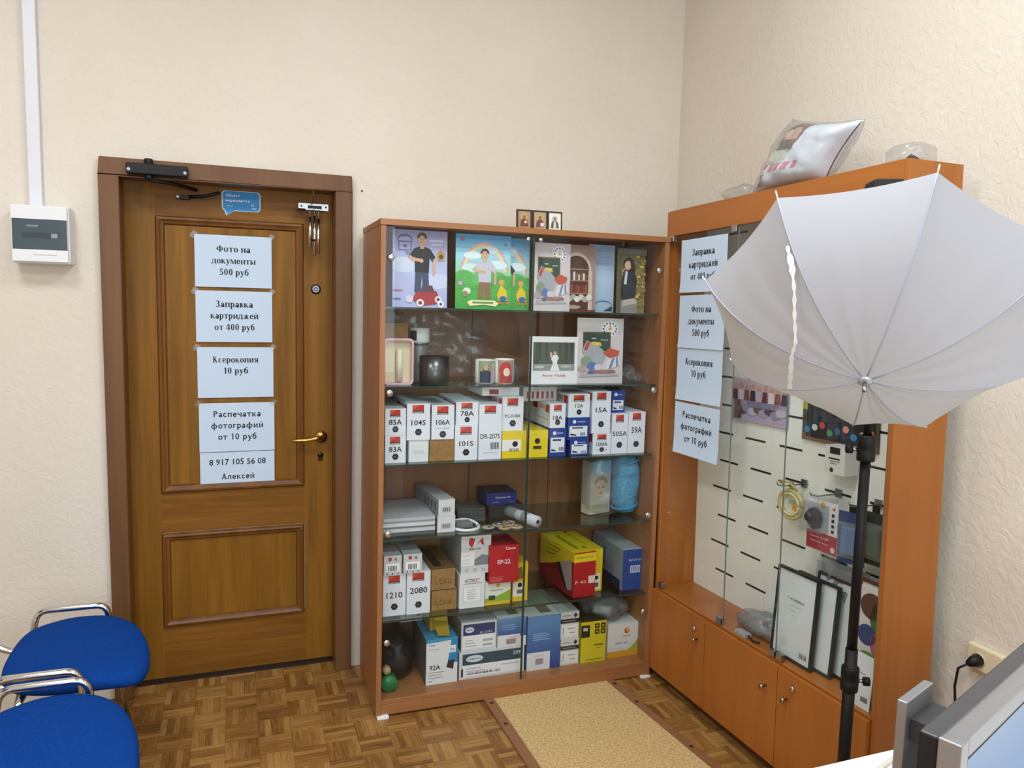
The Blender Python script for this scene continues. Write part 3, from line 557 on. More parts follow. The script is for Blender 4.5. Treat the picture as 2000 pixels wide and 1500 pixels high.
def mug(name, label, p, r_, h, col, deco=None, handle=True, group=None, metal=None):
    o = empty(name); place(o, MB_, p); tag(o, label, 'mug', group); m_ = metal or P(col, .25)
    b = MB(); b.lathe([(r_*.92, 0), (r_, .006), (r_, h), (r_-.004, h), (r_-.004, .01), (0.001, .008)], m_, n=96)
    if deco:
        def wrap(x, y, zz): a = -PI/2+x/r_; return ((r_-y)*math.cos(a), (r_-y)*math.sin(a), zz)
        t_ = MB()
        for s in deco:
            q = MB()
            if s[0] == 'r':
                for k in range(24): xa, xb = s[1]+(s[2]-s[1])*k/24, s[1]+(s[2]-s[1])*(k+1)/24; q.rect(xa, xb, s[3], s[4], s[5], -.0004-.0003*deco.index(s))
            else:
                for k in range(16):
                    xa, xb = -1+k/8, -1+(k+1)/8; ya, yb_ = (1-xa*xa)**.5, (1-xb*xb)**.5
                    q.poly([(s[1]+xa*s[3], s[2]-ya*s[4]), (s[1]+xb*s[3], s[2]-yb_*s[4]), (s[1]+xb*s[3], s[2]+yb_*s[4]), (s[1]+xa*s[3], s[2]+ya*s[4])], s[5], -.0004-.0003*deco.index(s))
            b.add([wrap(x, y, zz) for x, y, zz in q.v], q.f, s[5])
    b.build('mug_body', o)
    if handle: MB().tube([((r_*.97+c1)*.35, (r_*.97+c1)*.937, z_) for c1, z_ in ((-.003, h*.8), (.018, h*.82), (.028, h*.65), (.028, h*.4), (.016, h*.22), (-.003, h*.22))], .0045, m_).build('mug_handle', o)
    return o
G2 = 'photo mugs on the second shelf'
mug('mug', 'white mug with a dark picture standing high on the glass jar', (.195, .21, z+.1565), .041, .06, '#e4e6e8', [('r', -.055, -.02, .01, .05, '#2d3138')], handle=False)
mug('steel_mug', 'dark grey steel mug with a bright rim on the second shelf', (.235, .115, z), .058, .11, '#555555', metal=P('#5e5e60', .28, .9), handle=False)
m1 = mug('photo_mug', 'photo mug with a man in a dark suit, left of the red mug', (.452, .14, z), .040, .096, '#e6e4e0', [('r', -.04, .05, .004, .092, '#8fa08a'), ('r', -.032, .012, .004, .05, '#1f2a48'), ('r', -.02, .004, .048, .075, '#4a3a30'), ('d', -.008, .066, .011, .013, '#c79c80'), ('r', .016, .038, .004, .06, '#b8a4b4'), ('d', .026, .072, .010, .012, '#d0b09c')], group=G2)
m2 = mug('photo_mug', 'photo mug with a child in a red hat and red coat', (.529, .125, z), .040, .10, '#ece6e0', [('r', -.04, .035, .004, .096, '#a89080'), ('d', -.006, .055, .026, .035, '#b8322c'), ('r', -.03, .022, .004, .035, '#a82c2a'), ('d', -.002, .048, .014, .017, '#e8d0c0'), ('r', .026, .04, .01, .09, '#c8b8c8')], group=G2)
wed = [('r', .07, .93, .28, .88, '#4f5a4e')]+[('p', [(x, .5), (x+.02, .5), (x+.03, .88), (x-.02, .88)], '#3a4238') for x in (.2, .34, .62, .75, .86)]+[('r', .07, .93, .28, .40, '#8d938e'), ('d', .2, .36, .1, .03, '#c8ccca'), ('d', .75, .37, .12, .03, '#b6bab8'), ('p', [(.42, .28), (.62, .28), (.56, .46), (.6, .55), (.56, .62), (.48, .62), (.44, .52), (.48, .44)], '#e8e8ee'), ('d', .52, .66, .035, .032, '#c8a894'), ('p', [(.42, .56), (.45, .54), (.46, .66), (.42, .68)], '#d8c0b0'), ('r', .08, .92, .40, .41, '#d0d4d4')]
frontpic('wedding_frame', MB_, .623, .837, z, 1.486, .08, '#e8e9ec', wed+[('t', 'Anna Valda', .5, .185, .055, '#c48a86', .5), ('r', .42, .58, .11, .118, '#cfc6c8')], 'white instant style picture of a bride in a park on the second shelf', 'picture', None, .03, .006, 0, '#e8e9ec')
frontpic('photo_cover', MB_, .835, 1.049, z, 1.566, .085, '#d3cbcc', SCH(), 'large grey school photo cover right of the wedding picture', 'photo cover', None, .03)
b = MB(); blob(b, (0, 0, .03), (.06, .06, .034), 'film', .45, 26, 5, 4, -.0295); place(b.build('plastic_wrap'), MB_, (1.11, .15, z)); tag(bpy.data.objects['plastic_wrap'], 'crumpled clear plastic wrap right of the large school cover', 'plastic wrap')
b = MB(); blob(b, (0, 0, .035), (.045, .05, .04), 'film', .45, 26, 9, 4, -.0345); o = place(b.build('plastic_bag'), MB_, (.60, .24, z)); tag(o, 'small crumpled clear plastic bag behind the mugs', 'plastic bag')
b = MB(); n = 14
vs = [(-.17+.34*i/n, .04*noise.noise(Vector((i*.5, j*.5, 2)))+.03, .02+.26*j/n-.0006*(i-7)**2) for j in range(n+1) for i in range(n+1)]
b.add(vs, [(j*(n+1)+i, j*(n+1)+i+1, (j+1)*(n+1)+i+1, (j+1)*(n+1)+i) for j in range(n) for i in range(n)], 'film', True)
o = place(b.build('plastic_sheet'), MB_, (.35, .33, z)); tag(o, 'large clear plastic sheet leaning at the back of the second shelf', 'plastic sheet')

# ------------------------------------------------------------------ toner boxes
def carton(name, label, cat, u0, u1, z0, z1, v, dep, front, deco=None, side=None, top=None, group=None, rz=0, cab=None, skew=0):
    w, h = u1-u0, z1-z0; b = MB(); b.box(-w/2, w/2, 0, dep, 0, h, front, top, side)
    if deco: deco(b, w, h, dep)
    b.rect(-w/2, w/2, h-.0012, h, '#b9bcc0' if front in ('#e9eaee', 'white') else front, -.0002)
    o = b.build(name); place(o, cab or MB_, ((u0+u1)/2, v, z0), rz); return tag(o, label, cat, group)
WH = '#e1e6f0'
def lside(b, w, d_):   # map decal drawn as (along depth from front, z) to the left side face
    return lambda x, y, zz: (-w/2+y, x, zz)
def sidedec(b, w, shapes):
    for (a, c1, z0, z1, m) in shapes: b.add([(-w/2-.0004, a, z0), (-w/2-.0004, c1, z0), (-w/2-.0004, c1, z1), (-w/2-.0004, a, z1)], [(0, 3, 2, 1)], m)
def easy(code, sub=None, hexa=True, codeh=.020, codez=.50, cw=.62, barcode=False):
    def fn(b, w, h, d_):
        rw = min(.5*w, .05); rz1 = h-.005; rz0 = rz1-min(.032, h*.27)
        b.rect(-w*.02-rw/2, -w*.02+rw/2, rz0, rz1, '#b8302a', -.0004); b.poly([(-w*.02-rw/2, rz1-.02), (-w*.02-rw/2, rz1), (rw*.1, rz1)], '#d8572f', -.0006); b.rect(-w*.02-rw/2, -w*.02+rw/2, rz0, rz0+.009, '#4a1c1c', -.0007)
        b.text('easyprint', -w*.02, rz0+.0045, .0045, 'white', -.0009, rw*.86)
        if code: b.text(code, 0, h*codez, codeh, 'ink', -.0005, w*cw, .012)
        if sub: b.text(sub, 0, h*codez-.024, .007, '#7d838c', -.0005, w*.6, 0)
        if hexa:
            hz = .2*h+.003 if not sub else .02; hr = min(.0145, h*.125); b.disc(0, hz, hr, 'ink', -.0005, n=6); b.text('EU', 0, hz, .005, '#9aa0a8', -.0007)
        if barcode:
            for k in range(9): b.rect(.0+k*.0042, .0+k*.0042+(.0026 if k % 3 else .0015), .04, .068, 'ink', -.0005)
            b.rect(-w*.3, w*.3, .025, .027, '#8a8f98', -.0005)
        sidedec(b, w, [(.01, .05, h-.04, h-.008, '#b8302a'), (.06, .12, h-.03, h-.012, '#c8a08c'), (.14, .2, h-.035, h-.01, '#b8302a'), (.02, .14, h*.3, h*.34, '#a8aab0')])
    return fn
z = SH[3]; GT = 'toner boxes on the third shelf'
def tz(a, b_): return z+(a-.984), z+(b_-.984)
def T3b(code, u0, u1, z0, z1, v, label, dep=.30, **k):
    return carton('toner_box', label, 'box', u0, u1, z0, z1, v, dep, WH, easy(code, **k), group=GT)
T3b('83A', .036, .117, z, z+.107, .07, 'white toner box marked 83A under box 85A')
T3b('85A', .035, .116, z+.1075, z+.211, .07, 'white toner box marked 85A at the left end of the third shelf')
carton('toner_box', 'blank white carton under toner box 104S', 'box', .130, .208, z, z+.086, .075, .3, '#dfe2e8', lambda b, w, h, d_: b.rect(-.02, .02, .03, .045, '#ced2da', -.0004), group=GT)
T3b('104S', .120, .211, z+.0865, z+.229, .07, 'white toner box marked 104S on a blank white carton', codez=.48)
carton('kraft_carton', 'brown cardboard carton under toner box 106A', 'box', .212, .311, z, z+.086, .075, .3, 'kraft', group=GT)
T3b('106A', .218, .308, z+.0865, z+.222, .07, 'white toner box marked 106A on a brown carton', codez=.50, sub='W1106A')
T3b('101S', .313, .406, z, z+.139, .07, 'white toner box marked 101S under box 78A', codez=.48)
T3b('78A', .317, .408, z+.1395, z+.233, .075, 'white toner box marked 78A on box 101S', codez=.50)
T3b('DR-2075', .410, .505, z, z+.222, .065, 'tall white toner box marked DR-2075', codez=.42, codeh=.019, cw=.86, hexa=False, barcode=True)
def yel(lab):
    def fn(b, w, h, d_):
        if lab: b.rect(-w*.5, w*.28, .03, h*.68, '#eceeea', -.0004); b.disc(.004, h*.52, .012, 'ink', -.0006)
        else: b.disc(0, h*.60, .012, 'ink', -.0006); b.rect(-.018, .018, h*.30, h*.42, '#3a3a18', -.0006); b.rect(-.03, .01, h*.82, h*.83, '#b8a000', -.0005)
        for k in range(6):
            if lab: b.rect(-.02+k*.007, -.016+k*.007, h*.24, h*.36, '#63645c', -.0006)
    return fn
carton('toner_box', 'yellow toner box with white label under a white box on the third shelf', 'box', .510, .613, z, z+.111, .068, .3, '#e6cc1c', yel(True), group=GT)
T3b('PC-0108X', .510, .600, z+.1115, z+.249, .075, 'white toner box on the yellow box with white label', codez=.44, codeh=.013, cw=.75)
carton('toner_box', 'all yellow toner box with black dot in the middle of the third shelf', 'box', .616, .708, z, z+.112, .066, .3, '#e6cc1c', yel(False), top='#d9c018', group=GT)
def blu(h0=.15, h1=.62):
    def fn(b, w, h, d_):
        b.rect(-w*.42, w*.40, h*h0, h*h1, '#e4e8f0', -.0004); b.disc(-w*.2, h*.82, .008, '#dfe6f4', -.0004); b.rect(-w*.05, w*.3, h*.79, h*.84, '#8ea2cc', -.0004)
        b.rect(-w*.3, w*.2, h*(h1-.12), h*(h1-.05), '#3b4a78', -.0006); b.poly([(-w*.38, h*h0+.006), (-w*.1, h*h0+.003), (-w*.1, h*h0+.008), (-w*.36, h*h0+.014)], '#1a1c24', -.0006)
        for k in range(5): b.rect(w*.08+k*.005, w*.08+k*.005+.003, h*(h0+.04), h*(h0+.18), '#39415c', -.0006)
    return fn
NV = '#1c3c8c'
carton('toner_box', 'navy blue toner box with white label under box 18A', 'box', .716, .792, z, z+.118, .07, .3, NV, blu(.14, .66), group=GT)
T3b('18A', .716, .785, z+.1185, z+.22, .07, 'white toner box marked 18A on a navy box', dep=.32, codez=.42, codeh=.018)
carton('toner_box', 'lowest navy blue toner box under box 12A', 'box', .811, .897, z, z+.066, .07, .3, NV, blu(.1, .7), group=GT)
carton('toner_box', 'upper navy blue toner box directly under box 12A', 'box', .797, .897, z+.0665, z+.159, .07, .3, NV, blu(.14, .62), group=GT)
T3b('12A', .800, .897, z+.1595, z+.258, .075, 'white toner box marked 12A on two navy boxes', codez=.50, codeh=.015, cw=.36)
carton('toner_box', 'white toner box marked 1500A under box 15A', 'box', .916, 1.0, z, z+.090, .07, .3, WH, easy('1500A', sub='CF1500', codez=.48, codeh=.016), group=GT)
T3b('15A', .907, .993, z+.0905, z+.268, .07, 'tall white toner box marked 15A on box 1500A', codez=.56)
T3b('505A', 1.003, 1.078, z, z+.172, .07, 'white toner box marked 505A below the small navy box', codez=.50, cw=.92)
carton('toner_box', 'small navy toner box standing high behind box 505A', 'box', 1.012, 1.074, z+.172, z+.268, .10, .27, NV, blu(.12, .56), group=GT)
T3b('59A', 1.081, 1.162, z, z+.178, .07, 'white toner box marked 59A at the right end of the third shelf', codez=.56, codeh=.026)
# second row behind
carton('toner_box', 'white toner box with red print lying behind the third shelf front row', 'box', .440, .60, z+.2495, z+.283, .13, .2, '#d8d0d4', lambda b, w, h, d_: b.rect(-.05, -.01, .005, .025, '#8a2c34', -.0004), group=GT)
carton('toner_box', 'white toner box with red stripes behind box 18A', 'box', .63, .78, z+.2205, z+.28, .16, .2, '#d0c8c6', lambda b, w, h, d_: [b.rect(-.06+k*.022, -.05+k*.022, .01, .04, '#9c3030', -.0004) for k in range(6)], group=GT)

# ------------------------------------------------------------------ fourth shelf
z = SH[4]
o = empty('paper_stack'); place(o, MB_, (.135, .075, z)); tag(o, 'stack of grey and white paper packs at the left of the fourth shelf', 'paper stack')
for k, (h0, h1, cl_, dx) in enumerate(((0, .014, '#55585e', 0), (.0142, .03, '#c9ccd2', .002), (.0302, .036, '#6a6e74', -.001), (.0362, .052, '#d4d7dc', .001), (.0522, .058, '#8d929a', 0), (.0582, .07, '#b8bcc4', .002))):
    MB().box(-.102+dx, .104+dx, .002*(k % 2), .295, h0, h1, P(cl_, .5), P('#b4b7be', .5)).build('paper_pack', o)
def small(lbl):
    def fn(b, w, h, d_):
        b.rect(-w*.3, w*.3, h*.2, h*.55, '#c2c6ce', -.0004)
        for k in range(4): b.rect(-w*.2+k*w*.11, -w*.15+k*w*.11, h*.25, h*.5, '#3b3e46', -.0006)
        sidedec(b, w, [(.03+.04*k, .05+.04*k, h*.2, h*.75, '#5a5d64') for k in range(4)])
    return fn
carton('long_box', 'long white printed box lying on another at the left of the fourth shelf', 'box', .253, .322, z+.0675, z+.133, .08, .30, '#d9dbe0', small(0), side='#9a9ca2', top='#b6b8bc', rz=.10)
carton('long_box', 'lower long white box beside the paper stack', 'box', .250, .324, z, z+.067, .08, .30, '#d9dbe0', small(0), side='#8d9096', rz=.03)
o = empty('white_cable'); place(o, MB_, (.378, .12, z)); tag(o, 'white cable looped around a small grey gadget on the fourth shelf', 'cable')
MB().tube([(.055*math.cos(a), .06*math.sin(a), .006+.012*max(0, math.sin(a))) for a in [k*2*PI/24 for k in range(25)]], .006, 'white').build('cable_loop', o)
MB().box(-.04, .03, -.01, .05, .001, .02, P('#6f747a', .4), P('#8b9096', .3)).build('gadget', o, bevel=.003)
o = empty('disc_cases'); place(o, MB_, (.43, .20, z)); tag(o, 'stack of dark clear disc cases left of the charcoal box', 'disc cases')
for k in range(5): MB().box(-.062+.002*(k % 2), .06, .002*k, .13, .011*k, .011*k+.010, P('#4d5154', .12), P('#5c6064', .1)).build('disc_case', o)
carton('charcoal_box', 'flat charcoal box under a dark blue box on the fourth shelf', 'box', .515, .672, z, z+.052, .23, .16, '#26282c', None, top='#303338')
carton('blue_box', 'dark blue battery box with white print on the charcoal box', 'box', .505, .642, z+.0525, z+.105, .24, .14, '#20307c', lambda b, w, h, d_: [b.text('Videoton 90', 0.005, h*.62, .009, '#cfd6ee', -.0004, w*.5), b.rect(-w*.3, -w*.08, h*.2, h*.26, '#7f8cc4', -.0004), b.rect(w*.25, w*.4, h*.2, h*.26, '#7f8cc4', -.0004)], top='#33344e')
bx = [('#a8a18f', .47, .10), ('#b9a06a', .532, .075), ('#9c8f7c', .56, .10), ('#c7ab86', .585, .075), ('#8f9a9c', .52, .12), ('#b58c7a', .568, .125)]
for k, (cl_, uu, vv) in enumerate(bx):
    b = MB(); b.lathe([(.026, 0), (.028, .002), (.024, .005)], P(cl_, .3), n=20)
    for q in range(4): a = q*1.57+k; b.lathe([(.007, .0051), (.007, .0054)], ['#c4623a', '#5f7f9a', '#e0d29c', '#4d4038'][(q+k) % 4], (.012*math.cos(a), .012*math.sin(a), 0), n=8)
    o = place(b.build('round_badge'), MB_, (uu, vv, z+.0056*(1 if k in (2, 5) else 0)))
    tag(o, ['grey round badge left of the badge heap', 'tan round badge at the front of the heap', 'brown grey round badge lying in the middle of the heap', 'peach round badge beside the paper roll', 'blue grey round badge behind the tan one', 'rust toned round badge at the back of the heap'][k], 'badge', 'loose round badges')
b = MB(); d0, d1 = Vector((.668, .05, .0235)), Vector((.60, .25, .0235))
b.tube([d0, d1], .0235, P('#c9cdd4', .35), 24); 
dd = (d0-d1).normalized(); b.tube([d0+dd*.0006, d0+dd*.001], .008, 'ink', 12); b.tube([d0+(d1-d0)*.25, d0+(d1-d0)*.42], .0238, P('#8e949c', .35), 24, False); b.tube([d0+(d1-d0)*.6, d0+(d1-d0)*.85], .0238, P('#8e949c', .35), 24, False)
o = place(b.build('paper_roll'), MB_, (0, 0, z)); tag(o, 'grey and white roll of film lying beside the badges', 'roll')
o = empty('blanket_bag'); place(o, MB_, (1.06, .19, z)); tag(o, 'light blue baby blanket in a clear plastic bag at the right of the fourth shelf', 'bag')
b = MB(); blob(b, (.065, -.03, .14), (.055, .06, .135), speckle('sky_blue_plush', '#2f94c6', '#52b4de', 90, .8, .35, .65, .5), .12, 18, 2, 4, -.139, .75)
for k in range(5): b.tube([(.065+.054*math.cos(a), -.03+.058*math.sin(a), .04+.05*k+.012*math.cos(a)) for a in [q*2*PI/16 for q in range(17)]], .005, '#3ba0d2', 6)
b.build('blanket', o)
b = pic(.115, .235, [(0, '#c4bba4'), (.6, '#c9c6b4'), (1, '#6fb0cc')], [('d', .52, .48, .34, .2, '#dcb898'), ('arc', .52, .52, .36, .21, .09, '#a07c58', 20, 160), ('d', .4, .5, .05, .02, '#5c4638'), ('d', .64, .5, .05, .02, '#5c4638'), ('d', .52, .40, .09, .02, '#b8706c'), ('r', .1, .9, .1, .18, '#b0a488'), ('r', .5, 1, .8, .98, '#58b0d8')], .06)
oo = b.build('picture_card', o, (-.05, -.02, .004), (0, 0, .25))
b = MB(); blob(b, (.0, -.005, .145), (.125, .095, .142), 'film', .10, 14, 4, 4, -.1445, .6); b.build('plastic_bag', o)

# ------------------------------------------------------------------ fifth shelf
z = SH[5]; G5 = 'printer boxes on the fifth shelf'
def C5(label, u0, u1, z0, z1, v, dep, front, deco=None, **k): return carton('printer_box', label, 'box', u0, u1, z0, z1, v, dep, front, deco, group=G5, **k)
C5('tall white toner box marked 1210 on the fifth shelf', .036, .126, z, z+.168, .075, .3, WH, easy('1210', codez=.5, codeh=.024, cw=.7))
C5('tall white toner box marked 2080 on the fifth shelf', .129, .224, z, z+.172, .07, .3, WH, easy('2080', codez=.56, codeh=.024, cw=.74))
def wlogo(b, w, h, d_):
    b.poly([(-.016, h*.72), (-.006, h*.72), (-.003, h*.9), (-.018, h*.9)], '#b83038', -.0005); b.poly([(0, h*.72), (.014, h*.9), (.016, h*.72), (.011, h*.72), (.01, h*.8)], '#55585e', -.0005)
    b.rect(-w*.38, w*.38, h*.18, h*.6, '#f2f3f5', -.0004)
    for k in range(6): b.rect(-w*.25+k*.006, -w*.25+k*.006+.0035, h*.22, h*.48, '#4a4d55', -.0006)
    for k in range(3): b.disc(-w*.3+k*w*.3, h*.08, .003, 'ink', -.0006, n=8)
C5('small grey white box lying on toner box 1210', .036, .106, z+.1685, z+.248, .065, .28, '#c9cbd0', wlogo, top='#b4b6ba')
C5('small grey white box lying on toner box 2080', .113, .186, z+.1725, z+.25, .06, .28, '#c9cbd0', wlogo, top='#b4b6ba')
def scr(tx):
    def fn(b, w, h, d_): b.text(tx, 0, h*.45, h*.42, '#6a4a26', -.0004, w*.66, -.005); b.poly([(-w/2, h-.004), (w/2, h-.004), (w/2, h), (-w/2, h)], '#4a3824', -.0004)
    return fn
C5('lower brown carton with scribbled writing beside toner box 2080', .232, .336, z, z+.086, .08, .28, 'kraft', scr('Lexw'))
C5('upper brown carton with black tape and scribbled writing', .230, .328, z+.0865, z+.175, .08, .28, 'kraft', lambda b, w, h, d_: [scr('Lexu')(b, w, h, d_), b.add([(-.035, .02, h+.0004), (.0, .02, h+.0004), (.0, .24, h+.0004), (-.035, .24, h+.0004)], [(0, 1, 2, 3)], '#1c1712')], top='#6e5230')
def adv(b, w, h, d_):
    b.text('ACTIV', -w*.10, h*.82, .014, '#2a2c33', -.0005, w*.4); b.text('JET', w*.2, h*.82, .014, '#b88a3c', -.0005, w*.22); b.rect(-w*.36, w*.4, h*.72, h*.735, '#6a6e76', -.0004)
    b.rect(-w*.36, w*.36, h*.18, h*.62, '#c2c7d2', -.0004); b.rect(-w*.34, w*.34, h*.19, h*.61, '#eef0f4', -.0005)
    for k in range(5): b.rect(-w*.2, w*(.1+.04*(k % 3)), h*(.27+.065*k), h*(.285+.065*k), '#7d828e', -.0007)
C5('white toner box with black and gold lettering under the big grey box', .345, .452, z, z+.140, .07, .3, '#e2e4ea', adv)
def vb(b, w, h, d_):
    b.poly([(-.032, h*.80), (-.018, h*.68), (-.004, h*.92), (-.02, h*.96), (-.03, h*.94)], '#b8303a', -.0005); b.poly([(.0, h*.76), (.028, h*.96), (.034, h*.74), (.022, h*.78), (.018, h*.84)], '#b8303a', -.0005); b.text('IMAGE', -.005, h*.66, .007, '#5a5d64', -.0005, w*.4)
    b.rect(-w/2, -w*.05, h*.22, h*.58, '#e8eaee', -.0004); b.poly([(-w*.05, h*.22), (w/2, h*.22), (w/2, h*.45), (w*.2, h*.5), (-w*.05, h*.38)], '#7e8288', -.0004)
    for k in range(3): b.rect(-w*.45, -w*.2, h*(.28+.1*k), h*(.29+.1*k), '#8d929a', -.0006); b.disc(-w*.3+k*w*.28, h*.1, .007, '#8d929a', -.0005, n=12); b.disc(-w*.3+k*w*.28, h*.1, .0045, '#d6d8dc', -.0007, n=12)
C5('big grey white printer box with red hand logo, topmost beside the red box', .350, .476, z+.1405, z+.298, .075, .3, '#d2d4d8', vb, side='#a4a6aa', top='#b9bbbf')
def grn(b, w, h, d_):
    b.rect(-w/2, w/2, 0, .014, '#d8b82c', -.0004); b.poly([(-w/2, .014), (w/2, .014), (w/2, h*.62), (-w*.1, h*.34), (-w/2, h*.3)], '#8fb23c', -.0004); b.rect(-w*.36, -w*.1, h*.22, h*.42, '#3a3d30', -.0006); b.rect(-w*.3, w*.2, h*.62, h*.66, '#8d9690', -.0005); b.disc(0, h*.86, .008, '#c89c34', -.0005)
C5('white and green toner box with yellow base under the red box', .456, .566, z, z+.096, .075, .28, '#dfe5dc', grn)
def red(b, w, h, d_):
    b.text('Canon', w*.22, h*.91, .011, 'white', -.0004, w*.34); b.text('EP-22', 0, h*.56, .018, 'white', -.0004, w*.44)
    for k in range(4): b.rect(-w*.44, w*(-.05+.05*(k % 2)), h*(.05+.035*k), h*(.06+.035*k), '#d88a8a', -.0004)
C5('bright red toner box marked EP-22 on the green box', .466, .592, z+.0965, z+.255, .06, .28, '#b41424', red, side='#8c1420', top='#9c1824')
def ytall(b, w, h, d_):
    b.rect(-w*.5, w*.32, .02, h*.5, '#e8e8dc', -.0004); b.disc(-.002, h*.42, .010, 'ink', -.0006); b.rect(-.015, .012, h*.2, h*.3, '#6a6a60', -.0006); b.poly([(-w*.3, h*.55), (w*.2, h*.6), (w*.1, h*.9), (-w*.2, h*.85)], '#8a6a2c', -.0005)
C5('narrow yellow and white toner box right of the red box', .580, .646, z, z+.165, .085, .28, '#dfbc22', ytall)
def bigy(b, w, h, d_):
    b.rect(-w/2, w/2, 0, h*.78, '#b01826', -.0004); b.rect(-w/2, w/2, h*.78, h*.97, '#e2cc2a', -.0004); b.text('ULTRA EDITION', 0, h*.88, .008, '#6a6418', -.0006, w*.8)
    b.rect(w*.18, w*.48, h*.28, h*.45, '#e4d8d8', -.0006); b.text('F 42', -w*.16, h*.33, .012, '#e8c8c8', -.0006, w*.5)
    q = lambda y_, zz: (-w/2-.0005, y_, zz)
    b.add([q(0, 0), q(d_, 0), q(d_, h*.28), q(0, h*.80)], [(0, 3, 2, 1)], '#7c1420'); q2 = lambda y_, zz: (-w/2-.0008, y_, zz)
    b.add([q2(.01, h*.15), q2(.05, h*.1), q2(.12, h*.62), q2(.02, h*.82)], [(0, 3, 2, 1)], '#9a9088'); b.add([q2(.05, h*.1), q2(.07, h*.12), q2(.16, h*.55), q2(.12, h*.62)], [(0, 3, 2, 1)], '#2c1c1c')
    for k in range(3): b.add([q2(.12+.02*k, h*.88-.016*k), q2(.24, h*.86-.02*k), q2(.24, h*.88-.02*k), q2(.12+.02*k, h*.90-.016*k)], [(0, 3, 2, 1)], '#6a5c14')
    b.text('Printermaxim', 0, 0, .022, '#3c3410', 0, .19, map=lambda x, y, zz: (-.005+zz, .15-x, h+.0006)); b.add([(.02, .05, h+.0006), (.035, .05, h+.0006), (.035, .07, h+.0006), (.02, .07, h+.0006)], [(0, 1, 2, 3)], '#a83a2c')
C5('big yellow and red printer box standing in the middle of the fifth shelf', .842, .950, z, z+.195, .06, .31, '#b01826', bigy, side='#d2b824', top='#d8c41e', rz=.10)
C5('yellow box with white label squeezed right of the yellow and red box', .954, 1.0, z, z+.19, .10, .27, '#e0c422', lambda b, w, h, d_: [b.rect(-w*.5, w*.3, 0.008, h*.42, '#eceade', -.0004), b.disc(-.004, h*.32, .009, 'ink', -.0006), b.rect(-.014, .006, h*.1, h*.2, '#5c5c54', -.0006)], rz=.05)
def gbx(b, w, h, d_):
    b.text('MLT-D111S', w*.12, h*.74, .009, '#c8d4f0', -.0004, w*.62); b.rect(-w*.12, w*.38, h*.42, h*.60, '#c4cee4', -.0004)
    for k in range(5): b.rect(-w*.06+k*.009, -w*.02+k*.009, h*.44, h*.58, '#35539a', -.0006)
    sidedec(b, w, [(.02, .26, .0, .04, '#1e2c54'), (.17, .19, h*.3, h*.8, '#4a5f8c')])
C5('blue fronted printer box with grey sides at the right end of the fifth shelf', 1.086, 1.184, z, z+.182, .075, .3, '#1f4690', gbx, side='#8c98a2', top='#a4aeb6')

# ------------------------------------------------------------------ cabinet bottom
z = .0705; G6 = 'printer boxes at the bottom of the cabinet'
def C6(label, u0, u1, z0, z1, v, dep, front, deco=None, **k): return carton('printer_box', label, 'box', u0, u1, z0, z1, v, dep, front, deco, group=G6, **k)
b = MB(); blob(b, (0, 0, .088), (.07, .085, .09), P('#121314', .5), .22, 13, 6, 4, -.0875, .8); o = place(b.build('black_bag'), MB_, (.112, .205, z)); tag(o, 'crumpled black plastic bag in the bottom left corner of the cabinet', 'bag')
o = empty('green_bottle'); place(o, MB_, (.063, .055, z)); tag(o, 'green capped roll lying at the bottom left of the cabinet', 'bottle')
b = MB(); b.lathe([(.030, 0), (.033, .006), (.033, .05)], P('#1f7a44', .3), (0, 0, .0335), 'Y'); b.build('bottle_body', o); b = MB(); b.lathe([(.013, 0), (.016, .01), (.016, .03)], P('#b9a27c', .4), (-.008, .012, .083), 'Y'); b.build('cork', o)
def hp(b, w, h, d_):
    b.poly([(w*.18, h*.45), (w*.5, h*.45), (w*.5, h), (w*.3, h)], '#2a86bc', -.0004); b.poly([(-w/2, h*.93), (w/2, h*.97), (w/2, h), (-w/2, h)], '#3a94c4', -.0005); b.rect(w*.22, w*.44, h*.68, h*.84, '#e8f0f6', -.0006); b.text('hp', w*.33, h*.76, .014, '#2a86bc', -.0008)
    b.poly([(w*.14, h*.36), (w*.36, h*.3), (w*.4, h*.52), (w*.2, h*.5)], '#2c3238', -.0006); b.text('92A', -w*.22, h*.38, .020, '#1f2328', -.0005, w*.34)
    for k, ww in enumerate((.5, .4, .46)): b.rect(-w*.42, -w*.42+w*ww, h*(.26-.06*k), h*(.275-.06*k), '#8f959c', -.0005)
    b.rect(-w*.42, -w*.1, h*.78, h*.79, '#8f959c', -.0005); b.rect(-w*.42, -w*.22, h*.87, h*.89, '#5b9bb8', -.0005); b.rect(-w*.42, -w*.3, .012, .016, '#8f959c', -.0005)
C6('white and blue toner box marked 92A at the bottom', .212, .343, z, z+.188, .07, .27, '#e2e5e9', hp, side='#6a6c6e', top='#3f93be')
C6('white carton with black band standing behind box 92A, left one', .146, .196, z+.19, z+.288, .27, .13, '#d4d6d8', lambda b, w, h, d_: b.rect(-.012, .012, .03, .08, '#2c2d30', -.0004))
C6('white carton with black band behind box 92A, right one', .198, .240, z+.19, z+.288, .27, .13, '#d4d6d8', lambda b, w, h, d_: b.rect(-.004, .014, .02, .09, '#2c2d30', -.0004))
C6('dark cardboard box at the back carrying the small cartons', .142, .205, z, z+.1895, .30, .10, '#4a3a2a')
o = empty('yellow_carton'); place(o, MB_, (.283, .16, z+.1885)); tag(o, 'open yellow carton with bent flap lying on box 92A', 'box')
MB().box(-.036, .036, 0, .16, 0, .085, '#c9a83a').build('carton_body', o); b = MB(); b.add([(-.036, -.001, .07), (.036, -.001, .06), (.03, -.075, .004), (-.02, -.08, .012)], [(0, 3, 2, 1)], '#d2b23e'); b.add([(-.036, .001, .071), (.036, .001, .061), (.03, -.074, .006), (-.02, -.079, .014)], [(0, 1, 2, 3)], '#a88a2c'); b.build('flap', o)
